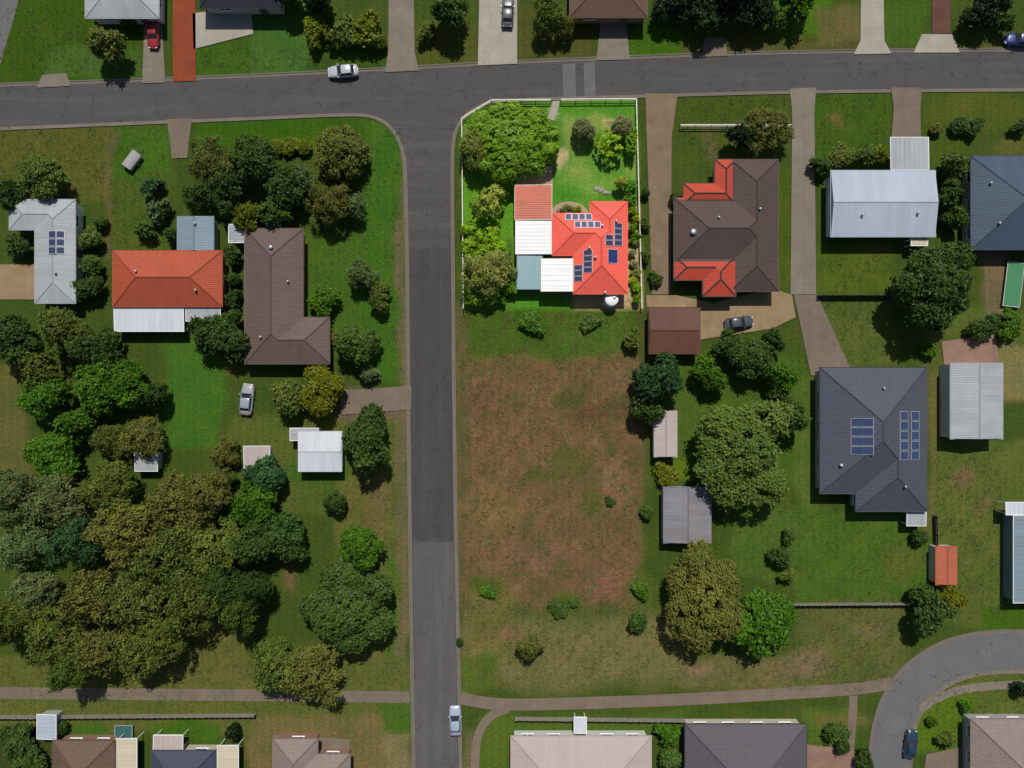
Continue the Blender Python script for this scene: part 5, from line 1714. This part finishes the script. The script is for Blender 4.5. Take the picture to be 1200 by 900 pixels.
trees('fresh green shrub between the pinkish and charcoal roofs', [(782, 862, 14, 2.4, 'shrub', 'b'), (786, 888, 15, 2.4, 'shrub', 'm')], 'shrub', 'shrubs between southern roofs', 'shrub')


# ------------------------------------------------------------------ rough grass, uncountable
def rough_grass(name, colr, seed, label, zones):
    rg = np.random.default_rng(seed)
    zones = zones or [(540, 366, 748, 800, 9000), (800, 770, 1015, 810, 1100), (400, 560, 470, 800, 1100), (935, 700, 1060, 800, 900), (0, 770, 60, 805, 250), (1096, 520, 1180, 720, 900), (200, 730, 300, 806, 700)]
    P = []
    for x0, y0, x1, y1, n in zones:
        p = np.stack([rg.uniform(x0, x1, n), rg.uniform(y0, y1, n)], 1)
        P.append(p)
    P = np.concatenate(P)
    # clumped
    f = np.sin(P[:, 0] * .11 + 1.3) * np.sin(P[:, 1] * .13) + np.sin(P[:, 0] * .31 + P[:, 1] * .2) * .6 + rg.normal(0, .5, len(P))
    P = P[f > 0.0]
    n = len(P)
    X = (P[:, 0] - 600) * SC; Y = (450 - P[:, 1]) * SC
    nb = 7
    c = np.repeat(np.stack([X, Y, np.zeros(n)], 1), nb, 0)
    a = rg.uniform(0, 6.28, n * nb); L = rg.uniform(0.12, 0.34, n * nb) * np.repeat(rg.uniform(0.6, 1.4, n), nb)
    d = np.stack([np.cos(a), np.sin(a), np.zeros_like(a)], 1); w = np.stack([-np.sin(a), np.cos(a), np.zeros_like(a)], 1)
    base = c + d * 0.03
    tip = c + d * (L * 0.9)[:, None] + np.array([0, 0, 1]) * (L * rg.uniform(0.5, 1.1, n * nb))[:, None]
    V = np.stack([base - w * 0.03, base + w * 0.03, tip], 1).reshape(-1, 3)
    me = bpy.data.meshes.new(name)
    m = n * nb
    me.vertices.add(m * 3); me.vertices.foreach_set('co', V.ravel().astype(np.float32))
    me.loops.add(m * 3); me.loops.foreach_set('vertex_index', np.arange(m * 3, dtype=np.int32))
    me.polygons.add(m); me.polygons.foreach_set('loop_start', np.arange(0, m * 3, 3, dtype=np.int32))
    me.update(calc_edges=True)
    at = me.attributes.new('tone', 'FLOAT', 'FACE')
    at.data.foreach_set('value', np.repeat(np.clip(rg.normal(.5, .3, n), 0, 1), nb).astype(np.float32))
    me.materials.append(M['leaf_dull'])
    o = link(bpy.data.objects.new(name, me))
    o.color = (*colr, 1)
    tag(o, label, 'grass', kind='stuff')


rough_grass('rough_grass', (0.20, 0.185, 0.065), 11, 'tufts of rough dry grass scattered over the open blocks', None)
rough_grass('weed_grass', (0.120, 0.165, 0.042), 12, 'green weed tufts among the lawns and verges', [(540, 366, 748, 720, 3000), (0, 150, 125, 232, 900), (130, 150, 200, 290, 700), (355, 150, 470, 440, 1500), (262, 485, 470, 800, 2500), (0, 775, 475, 835, 1800), (560, 700, 800, 806, 1500), (800, 112, 920, 185, 800), (958, 110, 1040, 190, 600), (958, 282, 1048, 428, 1000), (860, 590, 1092, 705, 1800), (1095, 520, 1180, 730, 1200), (930, 710, 1050, 800, 800), (1090, 790, 1200, 840, 500), (0, 10, 165, 85, 900), (235, 55, 450, 80, 500), (750, 400, 950, 470, 700)])
